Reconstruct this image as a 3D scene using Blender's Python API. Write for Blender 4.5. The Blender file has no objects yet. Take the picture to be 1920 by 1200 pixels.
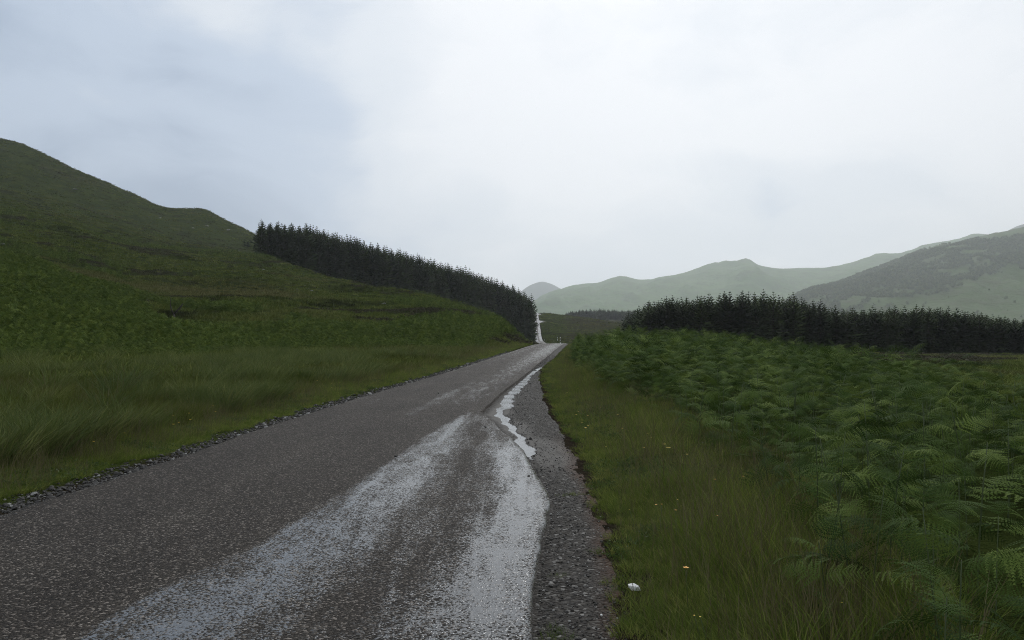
import bpy, math, random
import numpy as np
from mathutils import Vector, Matrix

random.seed(7)
RNG = np.random.default_rng(7)
sc = bpy.context.scene
col = sc.collection
R = math.radians
F = 1500.0          # focal length of the photograph in its own pixels (1920 wide)
EYE = 1.6           # eye height above the road

# ------------------------------------------------------------------ camera
cam_d = bpy.data.cameras.new('camera')
cam = bpy.data.objects.new('camera', cam_d)
col.objects.link(cam)
cam.location = (0, 0, EYE)
cam.rotation_euler = (R(90), 0, 0)
cam_d.sensor_width = 36.0
cam_d.lens = 36.0 * F / 1920.0
cam_d.shift_y = 30.0 / 1920.0
cam_d.clip_start = 0.1
cam_d.clip_end = 40000
sc.camera = cam

# ------------------------------------------------------------------ sky and sun
SUN_EL, SUN_AZ = 38.0, 12.0
world = bpy.data.worlds.new('World')
sc.world = world
world.use_nodes = True
wt = world.node_tree
wt.nodes.clear()


def N(t, kind, **kw):
    n = t.nodes.new(kind)
    for k, v in kw.items():
        if k.startswith('in_'):
            n.inputs[k[3:].replace('_', ' ')].default_value = v
        else:
            setattr(n, k, v)
    return n


def math_node(t, op, a, b=None, clamp=False):
    n = t.nodes.new('ShaderNodeMath')
    n.operation = op
    n.use_clamp = clamp
    for i, v in enumerate((a, b)):
        if v is None:
            continue
        if isinstance(v, (int, float)):
            n.inputs[i].default_value = v
        else:
            t.links.new(v, n.inputs[i])
    return n.outputs[0]


def ramp_node(t, fac, stops, interp='LINEAR'):
    n = t.nodes.new('ShaderNodeValToRGB')
    n.color_ramp.interpolation = interp
    e = n.color_ramp.elements
    while len(e) > 1:
        e.remove(e[-1])
    e[0].position = stops[0][0]
    e[0].color = (*stops[0][1], 1) if not isinstance(stops[0][1], float) else (stops[0][1],) * 3 + (1,)
    for p, c in stops[1:]:
        k = e.new(p)
        k.color = (*c, 1) if not isinstance(c, float) else (c, c, c, 1)
    t.links.new(fac, n.inputs[0])
    return n.outputs[0]


def mix_node(t, fac, a, b, mode='MIX'):
    n = t.nodes.new('ShaderNodeMix')
    n.data_type = 'RGBA'
    n.blend_type = mode
    n.clamp_factor = True
    for s, v in ((n.inputs[0], fac), (n.inputs[6], a), (n.inputs[7], b)):
        if isinstance(v, (int, float)):
            s.default_value = v
        elif isinstance(v, tuple):
            s.default_value = (*v, 1)
        else:
            t.links.new(v, s)
    return n.outputs[2]


def noise_node(t, vec, scale, detail=4, rough=0.55, dist=0.0):
    n = t.nodes.new('ShaderNodeTexNoise')
    n.inputs['Scale'].default_value = scale
    n.inputs['Detail'].default_value = detail
    n.inputs['Roughness'].default_value = rough
    n.inputs['Distortion'].default_value = dist
    if vec is not None:
        t.links.new(vec, n.inputs['Vector'])
    return n.outputs[0]


def map_node(t, vec, scale=(1, 1, 1), loc=(0, 0, 0), rot=(0, 0, 0)):
    n = t.nodes.new('ShaderNodeMapping')
    n.inputs['Location'].default_value = loc
    n.inputs['Rotation'].default_value = rot
    n.inputs['Scale'].default_value = scale
    t.links.new(vec, n.inputs['Vector'])
    return n.outputs[0]


def build_world():
    t = wt
    out = t.nodes.new('ShaderNodeOutputWorld')
    bg = t.nodes.new('ShaderNodeBackground')
    bg2 = t.nodes.new('ShaderNodeBackground')
    add = t.nodes.new('ShaderNodeAddShader')
    sky = t.nodes.new('ShaderNodeTexSky')
    sky.sky_type = 'NISHITA'
    sky.sun_disc = False
    sky.sun_elevation = R(SUN_EL)
    sky.sun_rotation = R(SUN_AZ)
    sky.air_density = 1.0
    sky.dust_density = 2.0
    t.links.new(sky.outputs[0], bg.inputs[0])
    bg.inputs[1].default_value = 0.004      # the little of the clear sky that the cloud lets through
    tc = t.nodes.new('ShaderNodeTexCoord')
    v = tc.outputs['Generated']
    # soft stratus sheets: broad noise stretched along the horizon, smaller wisps on top
    wv = t.nodes.new('ShaderNodeTexNoise')
    wv.inputs['Scale'].default_value = 2.2
    wv.inputs['Detail'].default_value = 4
    t.links.new(v, wv.inputs['Vector'])
    warp = t.nodes.new('ShaderNodeVectorMath')
    warp.operation = 'MULTIPLY_ADD'
    t.links.new(wv.outputs['Color'], warp.inputs[0])
    warp.inputs[1].default_value = (0.34, 0.34, 0.22)
    t.links.new(v, warp.inputs[2])
    vw = warp.outputs[0]
    n1 = noise_node(t, map_node(t, vw, (1.0, 1.0, 2.4), (3.10, 0.4, 1.25)), 2.2, 3, 0.45, 0.1)
    n2 = noise_node(t, map_node(t, vw, (1.0, 1.0, 2.2), (7.3, 2.0, 0.1)), 6.5, 5, 0.55, 0.3)

    def lobe(direction, lo, hi):
        dot = t.nodes.new('ShaderNodeVectorMath')
        dot.operation = 'DOT_PRODUCT'
        nv = t.nodes.new('ShaderNodeVectorMath')
        nv.operation = 'NORMALIZE'
        sub = t.nodes.new('ShaderNodeVectorMath')
        sub.operation = 'SUBTRACT'
        t.links.new(vw, sub.inputs[0])
        sub.inputs[1].default_value = (0.17, 0.17, 0.11)
        t.links.new(sub.outputs[0], nv.inputs[0])
        t.links.new(nv.outputs[0], dot.inputs[0])
        dot.inputs[1].default_value = Vector(direction).normalized()
        g = t.nodes.new('ShaderNodeMapRange')
        g.interpolation_type = 'SMOOTHSTEP'
        g.inputs[1].default_value = lo
        g.inputs[2].default_value = hi
        t.links.new(dot.outputs['Value'], g.inputs[0])
        return g.outputs[0]
    # the cloud is thinner towards the hidden sun, and a heavier rain cloud hangs over the hill to the left
    bright = lobe((0.20, 0.94, 0.26), 0.60, 1.0)
    heavy = lobe((-0.50, 0.84, 0.21), 0.85, 0.995)
    s = math_node(t, 'MULTIPLY', math_node(t, 'SUBTRACT', n1, 0.5), 1.05)
    s = math_node(t, 'ADD', s, math_node(t, 'MULTIPLY', math_node(t, 'SUBTRACT', n2, 0.5), 0.34))
    s = math_node(t, 'ADD', s, math_node(t, 'MULTIPLY', bright, 0.16))
    s = math_node(t, 'SUBTRACT', s, math_node(t, 'MULTIPLY', heavy, 0.42))
    s = math_node(t, 'ADD', s, 0.60)
    c = ramp_node(t, s, [(0.15, (0.30, 0.385, 0.52)), (0.40, (0.50, 0.59, 0.72)), (0.62, (0.74, 0.79, 0.85)),
                         (0.85, (0.87, 0.895, 0.93))], 'EASE')
    t.links.new(c, bg2.inputs[0])
    bg2.inputs[1].default_value = 1.0
    t.links.new(bg.outputs[0], add.inputs[0])
    t.links.new(bg2.outputs[0], add.inputs[1])
    t.links.new(add.outputs[0], out.inputs[0])


build_world()
sun_d = bpy.data.lights.new('sun', 'SUN')
sun_d.energy = 1.1
sun_d.angle = R(18)
sun_d.color = (1.0, 0.97, 0.93)
sun = bpy.data.objects.new('sun', sun_d)
col.objects.link(sun)
sdir = Vector((math.sin(R(SUN_AZ)) * math.cos(R(SUN_EL)), math.cos(R(SUN_AZ)) * math.cos(R(SUN_EL)), math.sin(R(SUN_EL))))
sun.rotation_euler = sdir.to_track_quat('Z', 'Y').to_euler()

vs = sc.view_settings
vs.view_transform = 'Standard'
vs.look = 'None'
vs.gamma = 1.0
vs.exposure = 0.0
vs.use_curve_mapping = False
sc.render.engine = 'CYCLES'
sc.cycles.max_bounces = 6
sc.cycles.diffuse_bounces = 2
sc.cycles.glossy_bounces = 2
sc.cycles.transmission_bounces = 2
sc.cycles.transparent_max_bounces = 4
sc.cycles.volume_bounces = 1
sc.cycles.filter_width = 1.05
sc.cycles.use_adaptive_sampling = True
sc.cycles.adaptive_threshold = 0.01
sc.cycles.use_denoising = True
sc.cycles.denoising_prefilter = 'NONE'


# ------------------------------------------------------------------ numeric helpers
def hash2(ix, iy, seed):
    h = (ix.astype(np.int64) * 374761393 + iy.astype(np.int64) * 668265263 + seed * 1442695041) & 0x7fffffff
    h = ((h ^ (h >> 13)) * 1274126177) & 0x7fffffff
    h = h ^ (h >> 16)
    return (h & 0xffffff) / float(0xffffff)


def vnoise(x, y, seed=0):
    x = np.asarray(x, float)
    y = np.asarray(y, float)
    ix, iy = np.floor(x), np.floor(y)
    fx, fy = x - ix, y - iy
    ux, uy = fx * fx * fx * (fx * (fx * 6 - 15) + 10), fy * fy * fy * (fy * (fy * 6 - 15) + 10)
    a, b = hash2(ix, iy, seed), hash2(ix + 1, iy, seed)
    c, d = hash2(ix, iy + 1, seed), hash2(ix + 1, iy + 1, seed)
    return (a + (b - a) * ux) * (1 - uy) + (c + (d - c) * ux) * uy


def fbm(x, y, scale, octv=4, seed=0, gain=0.5):
    s, amp, tot, f = 0.0, 1.0, 0.0, 1.0 / scale
    for o in range(octv):
        s = s + amp * (vnoise(x * f + 17.3 * o, y * f - 9.1 * o, seed + o) - 0.5)
        tot += amp
        amp *= gain
        f *= 2.03
    return s / tot * 2


def sstep(a, b, x):
    t = np.clip((np.asarray(x, float) - a) / (b - a), 0, 1)
    return t * t * (3 - 2 * t)


def pchip(xk, yk, x):
    xk, yk = np.asarray(xk, float), np.asarray(yk, float)
    x = np.clip(np.asarray(x, float), xk[0], xk[-1])
    h = np.diff(xk)
    dl = np.diff(yk) / h
    m = np.zeros_like(yk)
    for i in range(1, len(xk) - 1):
        if dl[i - 1] * dl[i] > 0:
            w1, w2 = 2 * h[i] + h[i - 1], h[i] + 2 * h[i - 1]
            m[i] = (w1 + w2) / (w1 / dl[i - 1] + w2 / dl[i])
    m[0], m[-1] = dl[0], dl[-1]
    k = np.clip(np.searchsorted(xk, x, side='right') - 1, 0, len(xk) - 2)
    t = (x - xk[k]) / h[k]
    return ((2 * t ** 3 - 3 * t ** 2 + 1) * yk[k] + (t ** 3 - 2 * t ** 2 + t) * h[k] * m[k]
            + (-2 * t ** 3 + 3 * t ** 2) * yk[k + 1] + (t ** 3 - t ** 2) * h[k] * m[k + 1])


# ------------------------------------------------------------------ the lie of the land
# road centre line (x at distance y) and its height
RC_Y = [-60, 0, 7, 17, 34, 60, 105, 150, 200, 260, 330, 390, 420, 470, 600, 800, 900]
RC_X = [-4.5, -3.0, -2.82, -2.45, -1.2, 1.0, 5.0, 9.2, 13.6, 17.0, 18.3, 17.2, 16.1, 16.2, 18.9, 23.6, 26]
RZ_Y = [-60, 0, 30, 60, 105, 125, 160, 200, 260, 330, 400, 440, 470, 530, 600, 700, 780, 815, 860, 1000]
RZ_Z = [0, 0, 0, .2, .55, .45, -.4, -1.4, -2.6, -3.1, -2.8, -2.1, -1.4, 2.2, 8.0, 16.8, 23.4, 25.0, 25.4, 22]
HALF = 1.78


def road_x(y):
    return pchip(RC_Y, RC_X, y)


def road_z(y):
    return pchip(RZ_Y, RZ_Z, y)


# columns of the land: direction (photo column), then height at distances
COLS = [
    (-700, [(3, 0), (9, 0), (15, .1), (30, 1), (50, 6), (100, 22), (200, 45), (400, 95), (720, 190), (900, 200), (2500, 120), (9000, 60)]),
    (0, [(3, 0), (9, -.05), (16, 0), (32, .25), (45, 1.2), (60, 4.0), (80, 8.0), (100, 11.2), (125, 13.5), (150, 17), (300, 48), (500, 95), (720, 177), (830, 186), (1200, 150), (2500, 80), (9000, 20)]),
    (130, [(3, 0), (9, -.05), (16, 0), (34, .25), (47, .9), (60, 3.0), (80, 6.4), (100, 8.6), (125, 11), (150, 14.5), (300, 43), (500, 83), (725, 153), (820, 158), (1200, 120), (2500, 70), (9000, 20)]),
    (250, [(3, 0), (16, 0), (36, .25), (50, .8), (60, 2.0), (80, 4.4), (100, 6.2), (125, 8.6), (150, 11.6), (250, 28), (300, 36), (500, 71), (730, 127), (820, 129), (1200, 100), (2500, 60), (9000, 20)]),
    (322, [(3, 0), (16, 0), (40, .25), (60, 1.3), (80, 3.2), (100, 5.2), (150, 11), (250, 27.0), (300, 34), (500, 63), (740, 116.5), (820, 118), (1200, 90), (2500, 55), (9000, 20)]),
    (375, [(3, 0), (16, 0), (40, .25), (60, 1.1), (80, 2.9), (100, 5.0), (150, 10.6), (250, 26.0), (300, 32.6), (500, 59), (740, 117), (820, 118), (1200, 88), (2500, 50), (9000, 20)]),
    (425, [(3, 0), (16, 0), (42, .25), (60, .9), (80, 2.7), (100, 4.9), (150, 10.4), (250, 25.3), (295, 31.6), (500, 56), (735, 106), (820, 108), (1200, 82), (2500, 45), (9000, 20)]),
    (490, [(3, 0), (16, 0), (45, .25), (60, .8), (80, 2.6), (100, 4.8), (150, 10.2), (200, 16.8), (250, 24.4), (290, 30.6), (335, 31.5), (500, 54), (700, 88), (820, 92), (1200, 70), (2500, 40), (9000, 20)]),
    (560, [(3, 0), (16, 0), (48, .25), (62, .7), (80, 2.2), (100, 4.1), (150, 9.1), (200, 14.9), (265, 23.8), (340, 27.5), (500, 45), (700, 68), (1200, 60), (2500, 35), (9000, 20)]),
    (700, [(3, 0), (16, 0), (54, .2), (66, .6), (80, 1.6), (100, 3.3), (150, 7.9), (220, 15.1), (280, 17.4), (370, 21.5), (500, 28), (700, 40), (1200, 45), (2500, 30), (9000, 20)]),
    (830, [(3, 0), (16, 0), (60, .2), (72, .6), (100, 3.0), (140, 6.7), (175, 9.6), (230, 10.5), (400, 15.5), (500, 19), (700, 28), (1200, 34), (2500, 28), (9000, 20)]),
    (930, [(3, 0), (20, 0), (75, .3), (100, 1.6), (140, 4.3), (200, 4.6), (430, 8.6), (600, 15), (800, 25), (1200, 27), (2500, 25), (9000, 20)]),
    (985, [(3, 0), (50, .1), (85, .35), (110, .75), (150, .3), (300, -1.5), (430, 1), (500, 3.2), (600, 10), (800, 24), (1000, 24), (1300, 26), (2500, 22), (9000, 20)]),
    (1020, [(3, 0), (50, .1), (85, .3), (105, .45), (150, -.4), (250, -2.6), (400, -3), (470, -1.4), (600, 8), (700, 16.8), (800, 24.4), (850, 25), (1000, 21), (1300, 26), (2500, 20), (9000, 20)]),
    (1065, [(3, 0), (20, 0), (50, .2), (105, .35), (150, -.6), (250, -2.8), (400, -2.6), (500, .5), (600, 7), (700, 15), (790, 22), (850, 23), (1000, 20), (1300, 27), (2500, 20), (9000, 20)]),
    (1120, [(3, 0), (20, .05), (50, .55), (80, .4), (150, -.9), (250, -2.6), (400, -1.6), (500, 1), (600, 7), (720, 15.5), (790, 18), (900, 17), (1300, 27), (2500, 20), (9000, 20)]),
    (1180, [(3, 0), (10, 0), (25, .2), (50, .65), (65, .6), (110, -.7), (220, -2.4), (400, -1), (550, 4), (700, 11.5), (780, 13), (900, 12), (1300, 26), (2500, 20), (9000, 20)]),
    (1290, [(3, 0), (10, 0), (25, .2), (45, .5), (60, .35), (110, -1.3), (220, -2.8), (400, -3), (700, 4), (1300, 18), (2500, 20), (9000, 20)]),
    (1450, [(3, 0), (10, 0), (25, .1), (40, .1), (60, -.4), (110, -1.5), (220, -3.0), (400, -4), (1000, 0), (2500, 15), (9000, 20)]),
    (1700, [(3, 0), (10, -.02), (25, -.2), (40, -.6), (60, -.95), (100, -1.5), (215, -3.1), (400, -4), (1000, 0), (2500, 15), (9000, 20)]),
    (1920, [(3, 0), (10, -.05), (20, -.3), (30, -.55), (60, -1.15), (100, -1.7), (215, -3.2), (400, -4), (1000, 5), (2500, 15), (9000, 20)]),
    (2700, [(3, 0), (10, -.05), (30, -.6), (100, -2.0), (215, -3.5), (400, -4), (1000, 5), (2500, 15), (9000, 20)]),
]
CA = np.array([(c[0] - 960) / F for c in COLS])
A0, A1 = CA[0], CA[-1]
TH0, TH1 = math.atan(A0), math.atan(A1)


def base_z(X, Y):
    X, Y = np.asarray(X, float), np.asarray(Y, float)
    r = np.hypot(X, Y)
    th = np.arctan2(X, Y)
    thc = np.clip(th, TH0, TH1)
    a = np.tan(thc)
    d = np.maximum(r * np.cos(thc), 3.0)
    ld = np.log(d)
    zs = np.stack([pchip(np.log([k[0] for k in c[1]]), [k[1] for k in c[1]], ld) for c in COLS])
    k = np.clip(np.searchsorted(CA, a, side='right') - 1, 0, len(CA) - 2)
    t = np.clip((a - CA[k]) / (CA[k + 1] - CA[k]), 0, 1)
    idx = np.arange(k.size).reshape(k.shape)
    g = lambda kk: np.take_along_axis(zs.reshape(len(CA), -1), np.clip(kk, 0, len(CA) - 1).reshape(1, -1), 0).reshape(k.shape)
    h = CA[k + 1] - CA[k]
    km, kp = np.clip(k - 1, 0, len(CA) - 1), np.clip(k + 2, 0, len(CA) - 1)
    y0, y1, ym, yp = g(k), g(k + 1), g(km), g(kp)
    s = (y1 - y0) / h
    sm = np.where(k > 0, (y0 - ym) / np.maximum(CA[k] - CA[km], 1e-6), s)
    sp = np.where(k < len(CA) - 2, (yp - y1) / np.maximum(CA[kp] - CA[k + 1], 1e-6), s)
    m0 = np.where(sm * s > 0, 2 * sm * s / (sm + s + 1e-12), 0)
    m1 = np.where(sp * s > 0, 2 * sp * s / (sp + s + 1e-12), 0)
    return ((2 * t ** 3 - 3 * t ** 2 + 1) * y0 + (t ** 3 - 2 * t ** 2 + t) * h * m0
            + (-2 * t ** 3 + 3 * t ** 2) * y1 + (t ** 3 - t ** 2) * h * m1)


# right edge of the tarmac (passing place near the camera) and of the gravel
TE_Y = [-60, -20, 2, 4.2, 6.5, 8, 10, 12.6, 14.6, 16.2, 17.1]
TE_X = [-2.6, 0.0, .06, .11, .22, .31, .27, 0.02, -.28, -.5, -.62]


def tar_right(y):
    y = np.asarray(y, float)
    lane = road_x(y) + HALF + .45 * sstep(300, 430, y)
    near = pchip(TE_Y, TE_X, np.clip(y, -60, 17.1))
    w = np.where(y < 17.1, near, lane)
    j = 0.05 * fbm(y, y * 0 + 3, 0.9, 3, 5) * sstep(60, 10, y) + 0.09 * fbm(y, y * 0 + 1, 1.4, 3, 15) * sstep(18, 12, y) * sstep(6, 9, y)
    # the passing places up the far hill
    bay = 5.0 * sstep(652, 656, y) * sstep(676, 672, y) + 3.2 * sstep(757, 760, y) * sstep(780, 777, y)
    return w + j + bay


def grav_right(y):
    y = np.asarray(y, float)
    g = pchip([-60, -20, 4, 7, 22, 34, 60, 105, 150], [.2, .5, .62, .80, .88, 1.15, 3.3, 7.3, 11.2], np.clip(y, -60, 150))
    return np.maximum(np.where(y < 150, g, road_x(y) + HALF + .25), tar_right(y) + .15) + 0.09 * fbm(y, y * 0 + 8, 1.1, 3, 9)


def tar_left(y):
    y = np.asarray(y, float)
    return road_x(y) - HALF - .45 * sstep(300, 430, y) + 0.06 * fbm(y, y * 0, 1.3, 3, 3) * sstep(80, 20, y)


def ground_z(X, Y):
    X, Y = np.asarray(X, float), np.asarray(Y, float)
    z = base_z(X, Y)
    d = np.hypot(X, Y)
    rx = road_x(Y)
    lat_l, lat_r = (rx - HALF) - X, X - np.maximum(rx + HALF, np.where(Y < 110, grav_right(Y), -1e9))
    lat = np.maximum(np.maximum(lat_l, lat_r), 0)
    onroad = (Y > -60) & (Y < 880)
    latw = np.where(onroad, sstep(0.15, 2.5 + np.clip(d, 0, 600) * 0.02, lat), 1.0)
    a1 = 0.05 + 0.45 * sstep(35, 90, d)
    n = a1 * fbm(X, Y, 9, 4, 21)
    n = n + 1.5 * sstep(110, 300, d) * fbm(X, Y, 38, 5, 31) * (X < 0.05 * Y)
    n = n + 0.7 * sstep(110, 300, d) * fbm(X, Y, 45, 4, 33)
    n = n + 0.9 * sstep(55, 130, d) * fbm(X * .6 + Y * .5, Y, 15, 4, 37, .6) * (X < 0.02 * Y)
    n = n + 2.6 * sstep(330, 700, d) * fbm(X, Y, 110, 5, 41, 0.55) * sstep(0.02, -.25, X / np.maximum(Y, 1))
    n = n + 2.2 * sstep(400, 700, d) * np.maximum(fbm(X, Y, 26, 4, 47, .6), 0) * sstep(0.02, -.25, X / np.maximum(Y, 1))
    n = n * np.where(onroad, sstep(0.3, 6 + d * .03, lat), 1.0)
    zz = z + n
    # sheep tracks and small terraces across the slope
    hillm = sstep(60, 130, d) * sstep(900, 500, d) * sstep(0.0, -.06, X / np.maximum(Y, 1))
    zz = zz + 0.32 * hillm * np.sin(zz * (1.9 - 1.3 * sstep(120, 400, d)) + 5 * fbm(X, Y, 55, 3, 57))
    # a shallow ditch behind the left verge
    zz = zz - 0.10 * np.exp(-((lat_l - 2.4) / 0.7) ** 2) * (Y < 90)
    inside = np.minimum(X - (rx - HALF), np.maximum(rx + HALF, np.where(Y < 110, grav_right(Y), -1e9)) - X)
    rz = road_z(Y) - 0.07 - 0.22 * sstep(-.02, 0.35, inside)
    return np.where(onroad, rz + (zz - rz) * latw, zz)


# ------------------------------------------------------------------ mesh helpers
def new_mesh(name, verts, faces, smooth=False):
    me = bpy.data.meshes.new(name)
    verts = np.asarray(verts, np.float32)
    me.vertices.add(len(verts))
    me.vertices.foreach_set('co', verts.ravel())
    if isinstance(faces, np.ndarray):
        k = faces.shape[1]
        flat = faces.ravel()
        starts = np.arange(len(faces)) * k
    else:
        flat = np.array([i for f in faces for i in f], np.int32)
        ln = np.array([len(f) for f in faces], np.int32)
        starts = np.concatenate([[0], np.cumsum(ln)[:-1]]) if len(ln) else np.array([], np.int32)
    me.loops.add(len(flat))
    me.loops.foreach_set('vertex_index', np.asarray(flat, np.int32))
    me.polygons.add(len(starts))
    me.polygons.foreach_set('loop_start', np.asarray(starts, np.int32))
    if smooth:
        me.polygons.foreach_set('use_smooth', np.ones(len(starts), bool))
    me.update(calc_edges=True)
    me.validate()
    return me


def add_attr(me, name, vals):
    a = me.attributes.new(name, 'FLOAT', 'POINT')
    a.data.foreach_set('value', np.asarray(vals, np.float32).ravel())


def obj(name, me, mat=None, parent=None, loc=None):
    o = bpy.data.objects.new(name, me)
    col.objects.link(o)
    if mat and not me.materials:
        me.materials.append(mat)
    if parent:
        o.parent = parent
    if loc is not None:
        o.location = loc
    return o


def tag(o, label=None, cat=None, group=None, kind=None):
    for k, v in (('label', label), ('category', cat), ('group', group), ('kind', kind)):
        if v:
            o[k] = v
    return o


def empty(name, loc, rz=0.0, s=1.0):
    o = bpy.data.objects.new(name, None)
    o.empty_display_size = 0.2
    col.objects.link(o)
    o.location = loc
    o.rotation_euler = (0, 0, rz)
    o.scale = (s, s, s)
    return o


class MB:
    def __init__(self):
        self.v, self.f = [], []

    def face(self, *pts):
        b = len(self.v)
        self.v.extend([tuple(p) for p in pts])
        self.f.append(tuple(range(b, b + len(pts))))

    def tube(self, pts, rads, n=6, cap=True):
        b = len(self.v)
        pts = [Vector(p) for p in pts]
        for i, p in enumerate(pts):
            t = (pts[min(i + 1, len(pts) - 1)] - pts[max(i - 1, 0)]).normalized()
            u = t.cross(Vector((0, 0, 1)))
            if u.length < 1e-3:
                u = t.cross(Vector((1, 0, 0)))
            u.normalize()
            w = t.cross(u)
            for k in range(n):
                a = 2 * math.pi * k / n
                self.v.append(tuple(p + (u * math.cos(a) + w * math.sin(a)) * rads[i]))
        for i in range(len(pts) - 1):
            for k in range(n):
                k2 = (k + 1) % n
                self.f.append((b + i * n + k, b + i * n + k2, b + (i + 1) * n + k2, b + (i + 1) * n + k))
        if cap:
            self.f.append(tuple(b + k for k in reversed(range(n))))
            self.f.append(tuple(b + (len(pts) - 1) * n + k for k in range(n)))

    def mesh(self, name, mat=None, smooth=False):
        me = new_mesh(name, self.v, self.f, smooth)
        if mat:
            me.materials.append(mat)
        return me


# ------------------------------------------------------------------ materials
def new_mat(name):
    m = bpy.data.materials.new(name)
    m.use_nodes = True
    t = m.node_tree
    p = t.nodes['Principled BSDF']
    return m, t, p


def geo_pos(t):
    return t.nodes.new('ShaderNodeNewGeometry').outputs['Position']


def attr(t, name):
    n = t.nodes.new('ShaderNodeAttribute')
    n.attribute_name = name
    return n.outputs['Fac']


def foliage_mat(name, c0, c1, c2=None, rough=0.6, transl=0.25, patch=0.0, spec=0.25):
    m, t, p = new_mat(name)
    oi = t.nodes.new('ShaderNodeObjectInfo')
    stops = [(0.0, c0), (0.6, c1)]
    stops.append((1.0, c2 or c1))
    c = ramp_node(t, oi.outputs['Random'], stops)
    if patch:
        pos = geo_pos(t)
        n = noise_node(t, pos, 0.11, 3)
        c = mix_node(t, math_node(t, 'MULTIPLY', math_node(t, 'SUBTRACT', n, 0.42, True), patch * 4, True), c, c2 or c1)
    t.links.new(c, p.inputs['Base Color'])
    p.inputs['Roughness'].default_value = rough
    p.inputs['Specular IOR Level'].default_value = spec
    if transl:
        tr = t.nodes.new('ShaderNodeBsdfTranslucent')
        t.links.new(c, tr.inputs[0])
        mx = t.nodes.new('ShaderNodeMixShader')
        mx.inputs[0].default_value = transl
        t.links.new(p.outputs[0], mx.inputs[1])
        t.links.new(tr.outputs[0], mx.inputs[2])
        t.links.new(mx.outputs[0], t.nodes['Material Output'].inputs[0])
    return m


def plain_mat(name, c, rough=0.7, var=0.25, scale=20, bump=0.0, spec=0.4):
    m, t, p = new_mat(name)
    pos = geo_pos(t)
    n = noise_node(t, pos, scale, 5, 0.6)
    lo = tuple(x * (1 - var) for x in c)
    hi = tuple(min(1, x * (1 + var)) for x in c)
    t.links.new(mix_node(t, n, lo, hi), p.inputs['Base Color'])
    p.inputs['Roughness'].default_value = rough
    p.inputs['Specular IOR Level'].default_value = spec
    if bump:
        b = t.nodes.new('ShaderNodeBump')
        b.inputs['Strength'].default_value = bump
        b.inputs['Distance'].default_value = 0.02
        t.links.new(n, b.inputs['Height'])
        t.links.new(b.outputs[0], p.inputs['Normal'])
    return m


def ground_mat():
    m, t, p = new_mat('hill_grass')
    pos = geo_pos(t)
    nb = noise_node(t, map_node(t, pos, (1, 1, 1.6)), 0.016, 5, 0.6, 0.4)
    nm = noise_node(t, map_node(t, pos, (1, 1, 2.4), (5, 3, 0)), 0.09, 6, 0.62, 0.5)
    nf = noise_node(t, map_node(t, pos, (1, 1, 1), (9, 1, 4)), 0.9, 6, 0.7)
    g = ramp_node(t, nm, [(0.30, (0.018, 0.025, 0.007)), (0.45, (0.029, 0.039, 0.011)), (0.60, (0.043, 0.055, 0.014)),
                          (0.72, (0.058, 0.060, 0.022))])
    b = ramp_node(t, nm, [(0.32, (0.020, 0.019, 0.009)), (0.52, (0.036, 0.033, 0.016)), (0.70, (0.050, 0.046, 0.024))])
    moor = math_node(t, 'ADD', attr(t, 'moor'), math_node(t, 'MULTIPLY', math_node(t, 'SUBTRACT', nb, 0.54), 2.2), True)
    c = mix_node(t, moor, g, b)
    c = mix_node(t, 1.0, c, ramp_node(t, nf, [(0.25, (0.7, 0.7, 0.7)), (0.75, (1.25, 1.25, 1.25))]), 'MULTIPLY')
    # bare rock showing near the ridge
    rk = noise_node(t, map_node(t, pos, (1, 1, 2.0), (2, 7, 1)), 0.055, 6, 0.7, 0.6)
    rockf = math_node(t, 'MULTIPLY', math_node(t, 'MULTIPLY', math_node(t, 'SUBTRACT', rk, 0.60, True), 9.0, True), attr(t, 'rock'))
    c = mix_node(t, rockf, c, (0.075, 0.072, 0.066))
    # bare soil and grit beside the road
    dn = noise_node(t, pos, 14, 5, 0.7)
    soil = ramp_node(t, dn, [(0.3, (0.014, 0.011, 0.008)), (0.6, (0.034, 0.027, 0.019)), (0.8, (0.07, 0.062, 0.052))])
    c = mix_node(t, attr(t, 'dirt'), c, soil)
    t.links.new(c, p.inputs['Base Color'])
    p.inputs['Roughness'].default_value = 1.0
    p.inputs['Specular IOR Level'].default_value = 0.0
    bm = t.nodes.new('ShaderNodeBump')
    bm.inputs['Strength'].default_value = 0.9
    bm.inputs['Distance'].default_value = 0.6
    t.links.new(nf, bm.inputs['Height'])
    bm2 = t.nodes.new('ShaderNodeBump')
    bm2.inputs['Strength'].default_value = 0.6
    bm2.inputs['Distance'].default_value = 3.0
    t.links.new(nm, bm2.inputs['Height'])
    t.links.new(bm.outputs[0], bm2.inputs['Normal'])
    t.links.new(bm2.outputs[0], p.inputs['Normal'])
    return m


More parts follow.
